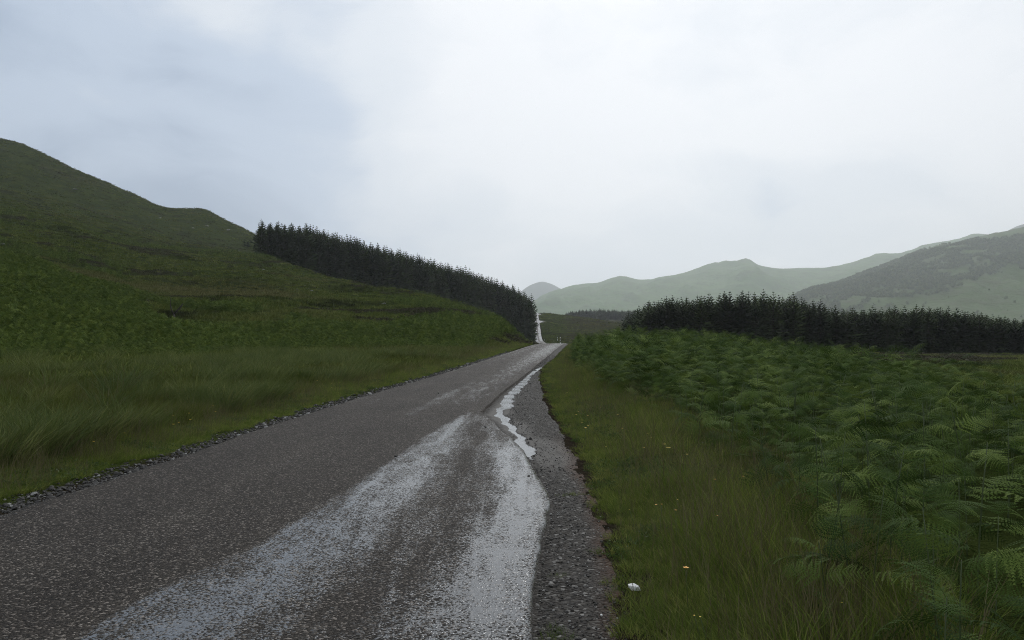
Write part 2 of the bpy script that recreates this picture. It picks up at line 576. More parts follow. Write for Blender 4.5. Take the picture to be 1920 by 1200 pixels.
def road_mat():
    m, t, p = new_mat('wet_tarmac')
    pos = geo_pos(t)
    # chips of stone in the surface dressing
    vo = t.nodes.new('ShaderNodeTexVoronoi')
    vo.inputs['Scale'].default_value = 80
    t.links.new(pos, vo.inputs['Vector'])
    chip = vo.outputs['Distance']
    sep = t.nodes.new('ShaderNodeSeparateColor')
    t.links.new(vo.outputs['Color'], sep.inputs[0])
    n1 = noise_node(t, pos, 26, 4, 0.6)
    # streaks left by the water running down the road
    ns = noise_node(t, map_node(t, pos, (5.5, 0.55, 1), (0, 0, 0), (0, 0, 0.06)), 1.0, 5, 0.6, 0.7)
    nm = noise_node(t, pos, 2.6, 5, 0.65, 0.4)
    stone = ramp_node(t, sep.outputs[0], [(0.0, (0.014, 0.0115, 0.009)), (0.5, (0.038, 0.032, 0.026)), (0.85, (0.064, 0.055, 0.045)), (1.0, (0.28, 0.25, 0.22))])
    broad = noise_node(t, map_node(t, pos, (1.6, .35, 1)), 0.9, 3, 0.5)
    stone = mix_node(t, 1.0, stone, ramp_node(t, broad, [(0.3, (0.78, 0.75, 0.73)), (0.7, (1.15, 1.13, 1.1))]), 'MULTIPLY')
    wet = attr(t, 'wet')
    lvl = math_node(t, 'ADD', wet, math_node(t, 'MULTIPLY', math_node(t, 'SUBTRACT', ns, 0.5), 1.15))
    lvl = math_node(t, 'ADD', lvl, math_node(t, 'MULTIPLY', math_node(t, 'SUBTRACT', nm, 0.5), 0.55))
    hgt = math_node(t, 'ADD', math_node(t, 'MULTIPLY', sep.outputs[1], 0.62), math_node(t, 'MULTIPLY', n1, 0.55))
    film = math_node(t, 'MULTIPLY', math_node(t, 'SUBTRACT', lvl, math_node(t, 'SUBTRACT', hgt, 0.06)), 3.0, True)
    c = mix_node(t, film, stone, mix_node(t, 0.6, stone, (0.014, 0.013, 0.0125)))
    t.links.new(c, p.inputs['Base Color'])
    rg = t.nodes.new('ShaderNodeMapRange')
    rg.inputs[3].default_value = 0.72
    rg.inputs[4].default_value = 0.08
    t.links.new(film, rg.inputs[0])
    t.links.new(rg.outputs[0], p.inputs['Roughness'])
    sp = t.nodes.new('ShaderNodeMapRange')
    sp.inputs[3].default_value = 0.11
    sp.inputs[4].default_value = 1.0
    p.inputs['Specular Tint'].default_value = (0.84, 0.92, 1.0, 1)
    t.links.new(film, sp.inputs[0])
    t.links.new(sp.outputs[0], p.inputs['Specular IOR Level'])
    b = t.nodes.new('ShaderNodeBump')
    inv = math_node(t, 'SUBTRACT', 1.0, math_node(t, 'MULTIPLY', film, 0.95))
    t.links.new(inv, b.inputs['Strength'])
    b.inputs['Distance'].default_value = 0.012
    t.links.new(math_node(t, 'ADD', math_node(t, 'MULTIPLY', chip, -1.0), math_node(t, 'MULTIPLY', n1, .5)), b.inputs['Height'])
    t.links.new(b.outputs[0], p.inputs['Normal'])
    return m


def gravel_mat():
    m, t, p = new_mat('wet_grit')
    pos = geo_pos(t)
    vo = t.nodes.new('ShaderNodeTexVoronoi')
    vo.inputs['Scale'].default_value = 38
    t.links.new(pos, vo.inputs['Vector'])
    sep = t.nodes.new('ShaderNodeSeparateColor')
    t.links.new(vo.outputs['Color'], sep.inputs[0])
    n1 = noise_node(t, pos, 9, 5, 0.6)
    n2 = noise_node(t, pos, 1.4, 4, 0.6)
    stone = ramp_node(t, sep.outputs[0], [(0.0, (0.011, 0.0095, 0.0075)), (0.55, (0.028, 0.024, 0.019)), (0.88, (0.054, 0.048, 0.040)), (1.0, (0.20, 0.19, 0.175))])
    silt = ramp_node(t, n1, [(0.3, (0.026, 0.023, 0.019)), (0.7, (0.046, 0.041, 0.034))])
    c = mix_node(t, attr(t, 'silt'), stone, silt)
    # rusty peat stain where the grit meets the turf
    c = mix_node(t, math_node(t, 'MULTIPLY', attr(t, 'peat'), math_node(t, 'MULTIPLY', n2, 2.0), True), c, (0.050, 0.023, 0.010))
    t.links.new(c, p.inputs['Base Color'])
    rg = t.nodes.new('ShaderNodeMapRange')
    rg.inputs[3].default_value = 0.75
    rg.inputs[4].default_value = 0.62
    p.inputs['Specular IOR Level'].default_value = 0.15
    t.links.new(attr(t, 'silt'), rg.inputs[0])
    t.links.new(rg.outputs[0], p.inputs['Roughness'])
    b = t.nodes.new('ShaderNodeBump')
    b.inputs['Strength'].default_value = 1.0
    b.inputs['Distance'].default_value = 0.018
    hh = math_node(t, 'ADD', math_node(t, 'MULTIPLY', vo.outputs['Distance'], -1.0), math_node(t, 'MULTIPLY', n1, .8))
    hh = math_node(t, 'MULTIPLY', hh, math_node(t, 'SUBTRACT', 1.0, math_node(t, 'MULTIPLY', attr(t, 'silt'), 0.75)))
    t.links.new(hh, b.inputs['Height'])
    t.links.new(b.outputs[0], p.inputs['Normal'])
    return m


def water_mat():
    m, t, p = new_mat('running_water')
    pos = geo_pos(t)
    n = noise_node(t, map_node(t, pos, (8, 18, 1)), 1.0, 3, 0.5)
    p.inputs['Base Color'].default_value = (0.035, 0.034, 0.032, 1)
    p.inputs['Roughness'].default_value = 0.08
    p.inputs['Specular IOR Level'].default_value = 0.5
    b = t.nodes.new('ShaderNodeBump')
    b.inputs['Strength'].default_value = 0.12
    b.inputs['Distance'].default_value = 0.02
    t.links.new(n, b.inputs['Height'])
    t.links.new(b.outputs[0], p.inputs['Normal'])
    return m


def far_hill_mat(name, g0, g1, brown, scale):
    m, t, p = new_mat(name)
    pos = geo_pos(t)
    n1 = noise_node(t, map_node(t, pos, (1, 1, 1.5)), scale, 6, 0.65, 0.6)
    n2 = noise_node(t, map_node(t, pos, (1, 1, 2.0), (4, 4, 4)), scale * 4.5, 6, 0.65, 0.3)
    c = mix_node(t, n1, g0, g1)
    c = mix_node(t, math_node(t, 'MULTIPLY', math_node(t, 'SUBTRACT', n2, 0.45, True), 3.0, True), c, brown)
    t.links.new(c, p.inputs['Base Color'])
    p.inputs['Roughness'].default_value = 0.9
    p.inputs['Specular IOR Level'].default_value = 0.1
    b = t.nodes.new('ShaderNodeBump')
    b.inputs['Strength'].default_value = 0.8
    b.inputs['Distance'].default_value = 25
    t.links.new(n2, b.inputs['Height'])
    t.links.new(b.outputs[0], p.inputs['Normal'])
    return m


M = {}
M['ground'] = ground_mat()
M['road'] = road_mat()
M['grit'] = gravel_mat()
M['water'] = water_mat()
M['bracken'] = foliage_mat('bracken_leaf', (0.022, 0.044, 0.010), (0.062, 0.102, 0.021), (0.150, 0.200, 0.046), 0.75, 0.22, spec=0.065)
M['bracken_hill'] = foliage_mat('bracken_slope_leaf', (0.040, 0.066, 0.014), (0.080, 0.116, 0.023), (0.145, 0.180, 0.038), 0.8, 0.25, spec=0.06)
M['bracken_stem'] = plain_mat('bracken_stem', (0.055, 0.075, 0.025), 0.6)
M['verge'] = foliage_mat('verge_grass', (0.066, 0.104, 0.018), (0.135, 0.178, 0.030), (0.245, 0.250, 0.072), 0.7, 0.3, spec=0.12)
M['herb'] = foliage_mat('verge_herb_leaf', (0.040, 0.070, 0.018), (0.062, 0.100, 0.024), (0.090, 0.120, 0.034), 0.6, 0.25, spec=0.2)
M['dry'] = foliage_mat('dry_grass', (0.085, 0.075, 0.032), (0.12, 0.105, 0.048), (0.16, 0.14, 0.07), 0.7, 0.2)
M['rush'] = foliage_mat('rush_blade', (0.062, 0.088, 0.024), (0.102, 0.130, 0.034), (0.175, 0.190, 0.062), 0.65, 0.25, spec=0.15)
M['tussock'] = foliage_mat('tussock_grass', (0.056, 0.074, 0.015), (0.086, 0.108, 0.020), (0.125, 0.130, 0.032), 0.8, 0.25, spec=0.08)
def hill_tussock_mat():
    m, t, p = new_mat('hill_tussock')
    oi = t.nodes.new('ShaderNodeObjectInfo')
    c = ramp_node(t, oi.outputs['Random'], [(0.0, (0.082, 0.108, 0.024)), (0.7, (0.130, 0.160, 0.036)), (1.0, (0.185, 0.196, 0.055))])
    pos = geo_pos(t)
    n1 = noise_node(t, map_node(t, pos, (1, 1, 2.2)), 0.045, 5, 0.65, 0.6)
    n2 = noise_node(t, map_node(t, pos, (1, 1, 2.6), (4, 9, 2)), 0.017, 4, 0.6, 0.4)
    c = mix_node(t, math_node(t, 'MULTIPLY', math_node(t, 'SUBTRACT', n1, 0.53, True), 9.0, True), c, (0.036, 0.042, 0.016))
    c = mix_node(t, math_node(t, 'MULTIPLY', math_node(t, 'SUBTRACT', n2, 0.50, True), 6.0, True), c, (0.155, 0.148, 0.058))
    t.links.new(c, p.inputs['Base Color'])
    p.inputs['Roughness'].default_value = 0.85
    p.inputs['Specular IOR Level'].default_value = 0.06
    return m


M['hill_tussock'] = hill_tussock_mat()
M['heath'] = foliage_mat('heather_twig', (0.030, 0.030, 0.013), (0.046, 0.042, 0.019), (0.062, 0.054, 0.026), 0.8, 0.1)
M['spruce'] = foliage_mat('spruce_needles', (0.024, 0.039, 0.014), (0.038, 0.058, 0.020), (0.060, 0.084, 0.027), 0.85, 0.05, spec=0.08)
M['bark'] = plain_mat('spruce_bark', (0.045, 0.035, 0.028), 0.9, 0.4, 6)
M['scrub'] = foliage_mat('birch_scrub_leaf', (0.060, 0.094, 0.030), (0.092, 0.130, 0.042), (0.130, 0.170, 0.056), 0.8, 0.15)
M['bush'] = foliage_mat('dark_bush_leaf', (0.016, 0.028, 0.009), (0.024, 0.040, 0.012), (0.036, 0.054, 0.016), 0.8, 0.1, spec=0.06)
M['stone'] = plain_mat('roadside_stone', (0.034, 0.031, 0.027), 0.65, 0.5, 25, 0.4, 0.25)
M['quartz'] = plain_mat('white_quartz', (0.72, 0.71, 0.68), 0.45, 0.12, 40, 0.4)
M['pale_rock'] = plain_mat('pale_rock', (0.24, 0.235, 0.22), 0.8, 0.35, 2.0, 0.5, 0.2)
M['black_paint'] = plain_mat('black_paint', (0.012, 0.012, 0.013), 0.5, 0.2)
M['white_paint'] = plain_mat('white_paint', (0.78, 0.78, 0.76), 0.5, 0.06)
M['dead_wood'] = plain_mat('dead_wood', (0.040, 0.034, 0.029), 0.9, 0.4, 8)
M['yellow'] = plain_mat('yellow_petal', (0.75, 0.50, 0.02), 0.5, 0.1)
M['orange'] = plain_mat('orange_petal', (0.70, 0.33, 0.012), 0.5, 0.1)
M['pink'] = plain_mat('pink_petal', (0.30, 0.13, 0.24), 0.6, 0.15)
M['stalk'] = plain_mat('flower_stalk', (0.06, 0.09, 0.025), 0.6)
M['hill_mid'] = far_hill_mat('far_hill_grass', (0.035, 0.090, 0.022), (0.150, 0.225, 0.070), (0.070, 0.080, 0.045), 0.0030)
M['hill_near'] = far_hill_mat('side_hill_grass', (0.050, 0.090, 0.022), (0.085, 0.125, 0.034), (0.072, 0.076, 0.036), 0.0026)
M['hill_far'] = far_hill_mat('distant_hill', (0.050, 0.064, 0.040), (0.070, 0.080, 0.050), (0.06, 0.06, 0.05), 0.001)


# ------------------------------------------------------------------ ground sheet
def bracken_edge(y):            # inner edge of the bracken beside the right verge
    return pchip([0, 3, 4.5, 7, 10, 22, 40, 70, 105, 140], [1.35, 1.55, 1.85, 2.3, 2.75, 2.8, 3.3, 5.6, 9.0, 14], np.clip(y, 0, 140))


def bracken_far(a):            # how far the right bracken reaches in direction a = X / Y
    px = 960 + a * F
    return pchip([960, 1060, 1120, 1180, 1290, 1450, 1600, 1720, 1920, 2500], [110, 105, 78, 66, 58, 48, 38, 26, 16, 12], px)


def build_ground():
    th = np.concatenate([np.linspace(-180, -60, 40, endpoint=False), np.linspace(-60, -36, 60, endpoint=False),
                         np.linspace(-36, 36, 600, endpoint=False), np.linspace(36, 60, 60, endpoint=False), np.linspace(60, 180, 40, endpoint=False)])
    th = np.radians(th)
    rr = [2.2]
    while rr[-1] < 11500:
        rr.append(rr[-1] * (1.018 if rr[-1] < 900 else 1.045))
    rr = np.array(rr)
    T, RR = np.meshgrid(th, rr, indexing='xy')
    X, Y = RR * np.sin(T), RR * np.cos(T)
    Z = ground_z(X, Y)
    nr, nt = X.shape
    v = np.stack([X, Y, Z], -1).reshape(-1, 3)
    i = np.arange(nr - 1)[:, None] * nt
    j = np.arange(nt)[None, :]
    j2 = (j + 1) % nt
    f = np.stack([i + j, i + nt + j, i + nt + j2, i + j2], -1).reshape(-1, 4)[:, ::-1]
    c = len(v)
    v = np.vstack([v, [[0, 0, float(ground_z(np.array([0.]), np.array([.01]))[0])]]])
    cap = np.stack([np.full(nt, c), j2[0], j[0], np.full(nt, c)], -1)
    faces = [tuple(q) for q in f.tolist()] + [(int(q[0]), int(q[2]), int(q[1])) for q in cap]
    me = new_mesh('ground', v, faces, True)
    x, y = v[:, 0], v[:, 1]
    d = np.hypot(x, y)
    lat = np.maximum(tar_left(y) - x, x - grav_right(y))
    dirt = sstep(0.55, 0.1, lat + .25 * fbm(x, y, .8, 3, 77)) * (y < 880)
    a = x / np.maximum(y, 1)
    px = 960 + a * F
    moor = 0.06 * sstep(150, 400, d) * (a < 0) + sstep(1030, 1075, px) * sstep(300, 520, d) * sstep(2000, 1000, d) * 0.8 \
        - 0.6 * sstep(1600, 1720, px) * sstep(400, 20, d)
    moor = moor - 0.35 * sstep(1085, 1020, px) * sstep(985, 1005, px) * sstep(300, 500, d)
    rock = sstep(380, 620, d) * sstep(0.0, -.3, a)
    add_attr(me, 'dirt', dirt)
    add_attr(me, 'moor', np.clip(moor, -1, 1))
    add_attr(me, 'rock', rock)
    o = obj('ground', me, M['ground'])
    tag(o, 'grassy moorland ground rising from the road to the hillside', 'ground', kind='structure')


build_ground()


# ------------------------------------------------------------------ road, gravel, water
LB_Y = [-30, 2, 4.2, 5.1, 6.5, 8.3, 10.7, 13.5, 17.1, 20]
LB_X = [-2.9, -2.5, -2.38, -2.22, -1.98, -1.8, -1.58, -1.36, -1.0, -.8]


def strip_rows():
    ys = [-25.0]
    while ys[-1] < 880:
        y = ys[-1]
        ys.append(y + (0.5 if y < 1 else max(0.07, 0.011 * y)))
    return np.array(ys)


def build_road():
    ys = strip_rows()
    L, Rr = tar_left(ys), tar_right(ys)
    nu = 72
    u = np.linspace(0, 1, nu)
    X = L[:, None] + (Rr - L)[:, None] * u[None, :]
    Y = np.repeat(ys[:, None], nu, 1)
    cx = road_x(ys)[:, None]
    camber = -0.02 * np.clip(np.abs(X - cx) - .5, 0, 1.2)
    Z = road_z(ys)[:, None] + camber + 0.008 * fbm(X, Y, .7, 3, 61)
    # outer skirts make the broken edge of the tarmac
    def side(Xe, Ze, sgn):
        return np.stack([Xe + sgn * 0.03, ys, Ze - 0.16], -1)
    top = np.stack([X, Y, Z], -1)
    full = np.concatenate([side(L, Z[:, 0], -1)[:, None], top, side(Rr, Z[:, -1], 1)[:, None]], 1)
    n, k = full.shape[:2]
    i = np.arange(n - 1)[:, None] * k
    j = np.arange(k - 1)[None, :]
    f = np.stack([i + j, i + j + 1, i + k + j + 1, i + k + j], -1).reshape(-1, 4)
    me = new_mesh('road', full.reshape(-1, 3), f, True)
    x, y = full[..., 0], full[..., 1]
    lb = pchip(LB_Y, LB_X, np.clip(y, -30, 20)) + 0.05 * fbm(x, y, .8, 3, 71)
    rt = np.maximum(tar_right(y), lb + .3)
    s = (x - lb) / (rt - lb)
    inn = sstep(-0.06, 0.10, x - lb) * sstep(18.0, 15.8, y)
    pat = 0.48 + 0.30 * np.exp(-((s - .22) / .17) ** 2) + 0.45 * np.exp(-((s - .90) / .14) ** 2) * sstep(13.5, 10.5, y) * sstep(3.0, 5, y)
    pat = pat - 0.14 * np.exp(-((s - .56) / .14) ** 2) + 0.10 * np.exp(-(s / .06) ** 2)
    off = x - road_x(y)
    lane = 0.02 + 0.16 * np.exp(-((off + 1.0) / .22) ** 2) * sstep(10, 14, y) + 0.36 * np.exp(-((off - 1.0) / .8) ** 2) * sstep(15, 22, y) \
        + 0.25 * np.exp(-((off - .4) / .2) ** 2) * sstep(12, 16, y) * sstep(30, 22, y) + .25 * np.exp(-((off + 1.7) / .10) ** 2) * sstep(8, 20, y)
    lane = lane + 0.26 * sstep(26, 70, y)
    far = (0.70 - 0.35 * np.exp(-(off / .45) ** 2)) * sstep(150, 260, y)
    wet = np.maximum(np.maximum(inn * pat, lane), far)
    add_attr(me, 'wet', wet)
    o = obj('road', me, M['road'])
    tag(o, 'wet single-track tarmac road running over the rise and up the far hill', 'road', kind='structure')


RIV_Y = [10.9, 12.0, 13.4, 15.0, 16.5, 17.8, 19.5, 21.8, 25, 28, 32, 37, 44]
RIV_X = [.30, .22, .11, .0, -.20, -.27, -.16, -.13, .10, .26, .55, 1.0, 1.9]
RIV_W = [.02, .07, .08, .07, .10, .08, .20, .15, .15, .17, .16, .12, .04]


def riv_c(y):
    y = np.asarray(y, float)
    return pchip(RIV_Y, RIV_X, np.clip(y, 10.9, 44)) + 0.06 * fbm(y, y * 0, 1.5, 3, 5) + 0.035 * np.sin(y * 4.3)


def riv_w(y):
    y = np.asarray(y, float)
    return pchip(RIV_Y, RIV_W, np.clip(y, 10.9, 44)) * (1 + .5 * fbm(y, y * 0 + 4, 1.0, 2, 6))


def grav_plain(X, Y):
    lo = np.minimum(tar_right(Y) - .12, grav_right(Y) - .3)
    hi = grav_right(Y) + .12
    u = (X - lo) / (hi - lo)
    hole = sstep(8, 13, Y) * sstep(60, 30, Y)
    return road_z(Y) - 0.072 - 0.030 * hole * np.exp(-((u - .35) / .3) ** 2) - 0.10 * sstep(.9, 1, u)


def grav_z(X, Y):
    X, Y = np.asarray(X, float), np.asarray(Y, float)
    ch = np.exp(-((X - riv_c(Y)) / (riv_w(Y) * 1.1)) ** 4) * sstep(10.8, 11.4, Y) * sstep(45, 40, Y)
    return grav_plain(X, Y) + 0.021 * fbm(X, Y * .8, .20, 4, 81, .7) - 0.026 * ch


def build_gravel():
    ys = strip_rows()
    ys = ys[ys < 150]
    nu = 84
    u = np.linspace(0, 1, nu)
    lo = np.minimum(tar_right(ys) - .12, grav_right(ys) - .3)
    hi = grav_right(ys) + .12
    X = lo[:, None] + (hi - lo)[:, None] * u
    Y = np.repeat(ys[:, None], nu, 1)
    Z = grav_z(X, Y)
    v = np.stack([X, Y, Z], -1)
    n, k = X.shape
    i = np.arange(n - 1)[:, None] * k
    j = np.arange(k - 1)[None, :]
    f = np.stack([i + j, i + j + 1, i + k + j + 1, i + k + j], -1).reshape(-1, 4)
    me = new_mesh('gravel_shoulder', v.reshape(-1, 3), f, True)
    e = X - tar_right(Y)
    silt = sstep(.05, .2, e) * sstep(.75, .45, e + .2 * fbm(X, Y, 1.5, 3, 6)) * sstep(9, 11, Y) * sstep(26, 18, Y)
    peat = np.repeat(sstep(.60, .92, u)[None, :], n, 0) * sstep(15, 9, Y)
    add_attr(me, 'silt', silt)
    add_attr(me, 'peat', peat)
    o = obj('gravel_shoulder', me, M['grit'])
    tag(o, 'strip of wet dark gravel between the tarmac and the grass verge', 'gravel', kind='structure')
    return lo, hi


def build_rivulet():
    # thin sheet of running water lying in the channel; the uneven grit pokes through it
    ys = np.linspace(10.95, 43, 640)
    c, w = riv_c(ys), riv_w(ys) * 1.7
    nu = 13
    u = np.linspace(-1, 1, nu)
    X = c[:, None] + u[None, :] * w[:, None]
    X = np.maximum(X, tar_right(ys)[:, None] + .035)
    Y = np.repeat(ys[:, None], nu, 1)
    Z = grav_plain(c, ys)[:, None] - 0.0105 + 0 * X
    v = np.stack([X, Y, Z], -1)
    n = len(ys)
    i = np.arange(n - 1)[:, None] * nu
    j = np.arange(nu - 1)[None, :]
    f = np.stack([i + j, i + j + 1, i + nu + j + 1, i + nu + j], -1).reshape(-1, 4)
    o = obj('water_rivulet', new_mesh('water_rivulet', v.reshape(-1, 3), f, True), M['water'])
    tag(o, 'rivulet of bright rain water winding down the gravel beside the broken tarmac edge', 'water', kind='structure')


build_road()
build_gravel()
build_rivulet()


# ------------------------------------------------------------------ far hills
def build_hill(name, label, ridge, D, front, back, mat, zbase, amp, seed, nscale):
    px = np.arange(ridge[0][0], ridge[-1][0] + 1, 3.0)
    ry = pchip([r[0] for r in ridge], [r[1] for r in ridge], px)
    zr = EYE + (630 - ry) * D / F
    t = np.concatenate([np.linspace(0, 1, 46), 1 + np.linspace(0.05, 1, 16)])
    P, T = np.meshgrid(px, t, indexing='ij')
    ZR = np.repeat(zr[:, None], len(t), 1)
    dist = np.where(T <= 1, front + (D - front) * T, D + (back - D) * (T - 1))
    X, Y = (P - 960) / F * dist, dist
    rise = np.where(T <= 1, 0.35 * T + 0.65 * (T * T * (3 - 2 * T)), 1 - sstep(1, 2, T))
    Z = zbase + (ZR - zbase) * rise
    gate = np.where(T <= 1, np.sin(np.clip(T, 0, 1) * math.pi) ** .7 + .16 * sstep(.6, 1, T), .16)
    Z = Z + amp * gate * fbm(X, Y, nscale, 6, seed, .58) * sstep(0, 60, ZR - zbase)
    Z = Z - amp * .7 * np.sin(np.clip(T, 0, 1) * math.pi) * (np.abs(fbm(X, Y * .6, nscale * .45, 4, seed + 9, .55)) - .18) * sstep(0, 60, ZR - zbase)
    Z = np.where(T == 0, zbase - 25, Z)
    v = np.stack([X, Y, Z], -1)
    n, k = X.shape
    i = np.arange(n - 1)[:, None] * k
    j = np.arange(k - 1)[None, :]
    f = np.stack([i + j, i + k + j, i + k + j + 1, i + j + 1], -1).reshape(-1, 4)
    o = obj(name, new_mesh(name, v.reshape(-1, 3), f, True), mat)
    tag(o, label, 'hill', kind='structure')
    return (px, t, v)


HILL_SIDE = build_hill('hill_with_scrub', 'near green hill with dark birch scrub climbing its flank',
                       [(1330, 640), (1420, 588), (1500, 553), (1560, 532), (1640, 505), (1720, 476), (1780, 458), (1850, 441), (1920, 428), (2050, 400), (2300, 380), (2700, 420), (3100, 600)],
                       4000, 2100, 6200, M['hill_near'], -5, 54, 101, 330)
build_hill('hill_across_glen', 'long hazy green hill across the glen with a knobbly ridge',
           [(760, 640), (860, 612), (940, 585), (985, 578), (1020, 560), (1050, 547), (1090, 534), (1120, 531), (1140, 525), (1165, 521), (1200, 531), (1250, 520), (1300, 509), (1345, 499), (1385, 492), (1405, 489), (1425, 495), (1470, 502), (1540, 502), (1590, 495), (1625, 484), (1645, 478), (1680, 478), (1705, 474), (1730, 464), (1760, 456), (1800, 449), (1828, 442), (1860, 446), (1930, 470), (2100, 500), (2400, 560), (2600, 640)],
           7000, 3700, 8600, M['hill_mid'], 5, 130, 111, 780)
build_hill('blue_hill', 'rounded pale blue hill seen at the end of the road',
           [(880, 640), (950, 580), (985, 540), (1000, 532), (1016, 528), (1030, 531), (1045, 538), (1080, 560), (1160, 640)],
           10400, 9000, 11600, M['hill_far'], 5, 30, 121, 700)
build_hill('blue_mountain', 'faint blue mountain shoulder above the scrub hill',
           [(1700, 620), (1800, 500), (1870, 446), (1890, 432), (1920, 420), (1960, 416), (2050, 418), (2200, 440), (2400, 620)],
           8300, 7300, 10400, M['hill_far'], 5, 40, 131, 700)


# ------------------------------------------------------------------ scatter (only for growth nobody could count)
def src(name, me):
    o = bpy.data.objects.new(name, me)
    return o


def scatter(name, pts, rots, scl, idx, sources, label, cat):
    c = bpy.data.collections.new(name + '_kinds')
    for s in sources:
        c.objects.link(s)
    me = bpy.data.meshes.new(name)
    n = len(pts)
    me.vertices.add(n)
    me.vertices.foreach_set('co', np.asarray(pts, np.float32).ravel())
    a = me.attributes.new('rot', 'FLOAT_VECTOR', 'POINT')
    a.data.foreach_set('vector', np.asarray(rots, np.float32).ravel())
    a = me.attributes.new('scl', 'FLOAT_VECTOR', 'POINT')
    sc3 = np.asarray(scl, np.float32)
    if sc3.ndim == 1:
        sc3 = np.repeat(sc3[:, None], 3, 1)
    a.data.foreach_set('vector', sc3.ravel())
    a = me.attributes.new('idx', 'INT', 'POINT')
    a.data.foreach_set('value', np.asarray(idx, np.int32))
    o = obj(name, me)
    ng = bpy.data.node_groups.new(name + '_scatter', 'GeometryNodeTree')
    ng.interface.new_socket('Geometry', in_out='INPUT', socket_type='NodeSocketGeometry')
    ng.interface.new_socket('Geometry', in_out='OUTPUT', socket_type='NodeSocketGeometry')
    gi, go = ng.nodes.new('NodeGroupInput'), ng.nodes.new('NodeGroupOutput')
    iop = ng.nodes.new('GeometryNodeInstanceOnPoints')
    ci = ng.nodes.new('GeometryNodeCollectionInfo')
    ci.inputs['Collection'].default_value = c
    ci.inputs['Separate Children'].default_value = True
    ci.inputs['Reset Children'].default_value = True

    def na(nm, typ):
        k = ng.nodes.new('GeometryNodeInputNamedAttribute')
        k.data_type = typ
        k.inputs[0].default_value = nm
        return next(s for s in k.outputs if s.name == 'Attribute' and s.enabled)
    ng.links.new(gi.outputs[0], iop.inputs['Points'])
    ng.links.new(ci.outputs[0], iop.inputs['Instance'])
    iop.inputs['Pick Instance'].default_value = True
    ng.links.new(na('idx', 'INT'), iop.inputs['Instance Index'])
    e2r = ng.nodes.new('FunctionNodeEulerToRotation')
    ng.links.new(na('rot', 'FLOAT_VECTOR'), e2r.inputs[0])
    ng.links.new(e2r.outputs[0], iop.inputs['Rotation'])
    ng.links.new(na('scl', 'FLOAT_VECTOR'), iop.inputs['Scale'])
    ng.links.new(iop.outputs[0], go.inputs[0])
    md = o.modifiers.new('scatter', 'NODES')
    md.node_group = ng
    tag(o, label, cat, kind='stuff')
    return o


# ------------------------------------------------------------------ plants: grass, rush, heather
def blade_tuft(name, mat, n, h, spread, lean, width, seed, segs=3, wind=0.25):
    rg = random.Random(seed)
    m = MB()
    for _ in range(n):
        a, r = rg.uniform(0, 6.283), spread * math.sqrt(rg.random())
        bx, by = r * math.cos(a), r * math.sin(a)
        a2 = a + rg.uniform(-1.2, 1.2)
        hh = h * rg.uniform(.55, 1.1)
        ln = lean * rg.uniform(.3, 1.3) * hh
        dx, dy = math.cos(a2) * ln + wind * hh * .5, math.sin(a2) * ln
        w = width * rg.uniform(.7, 1.2)
        a3 = rg.uniform(0, 3.14)
        sx, sy = math.cos(a3) * w, math.sin(a3) * w
        prev = None
        b = len(m.v)
        for s in range(segs):
            t = s / segs
            q = t * t
            cx_, cy_, cz = bx + dx * q, by + dy * q, hh * (t - .12 * q)
            k = 1 - .55 * t
            m.v += [(cx_ - sx * k, cy_ - sy * k, cz - .01), (cx_ + sx * k, cy_ + sy * k, cz - .01)]
        m.v.append((bx + dx, by + dy, hh * .88))
        for s in range(segs - 1):
            m.f.append((b + 2 * s, b + 2 * s + 1, b + 2 * s + 3, b + 2 * s + 2))
        m.f.append((b + 2 * segs - 2, b + 2 * segs - 1, b + 2 * segs))
    return src(name, m.mesh(name, mat))


def twig_clump(name, mat, n, h, spread, leaf, seed):
    rg = random.Random(seed)
    m = MB()
    for _ in range(n):
        a, r = rg.uniform(0, 6.283), spread * math.sqrt(rg.random())
        z = h * rg.random() * (1 - .5 * (r / spread) ** 2)
        c = Vector((r * math.cos(a), r * math.sin(a), z))
        u = Vector((rg.uniform(-1, 1), rg.uniform(-1, 1), rg.uniform(-.2, 1))).normalized() * leaf
        w = u.cross(Vector((rg.uniform(-1, 1), rg.uniform(-1, 1), rg.uniform(-1, 1)))).normalized() * leaf * .35
        m.face(c - w, c + u * .5 - w * .2, c + u, c + w)
    return src(name, m.mesh(name, mat))


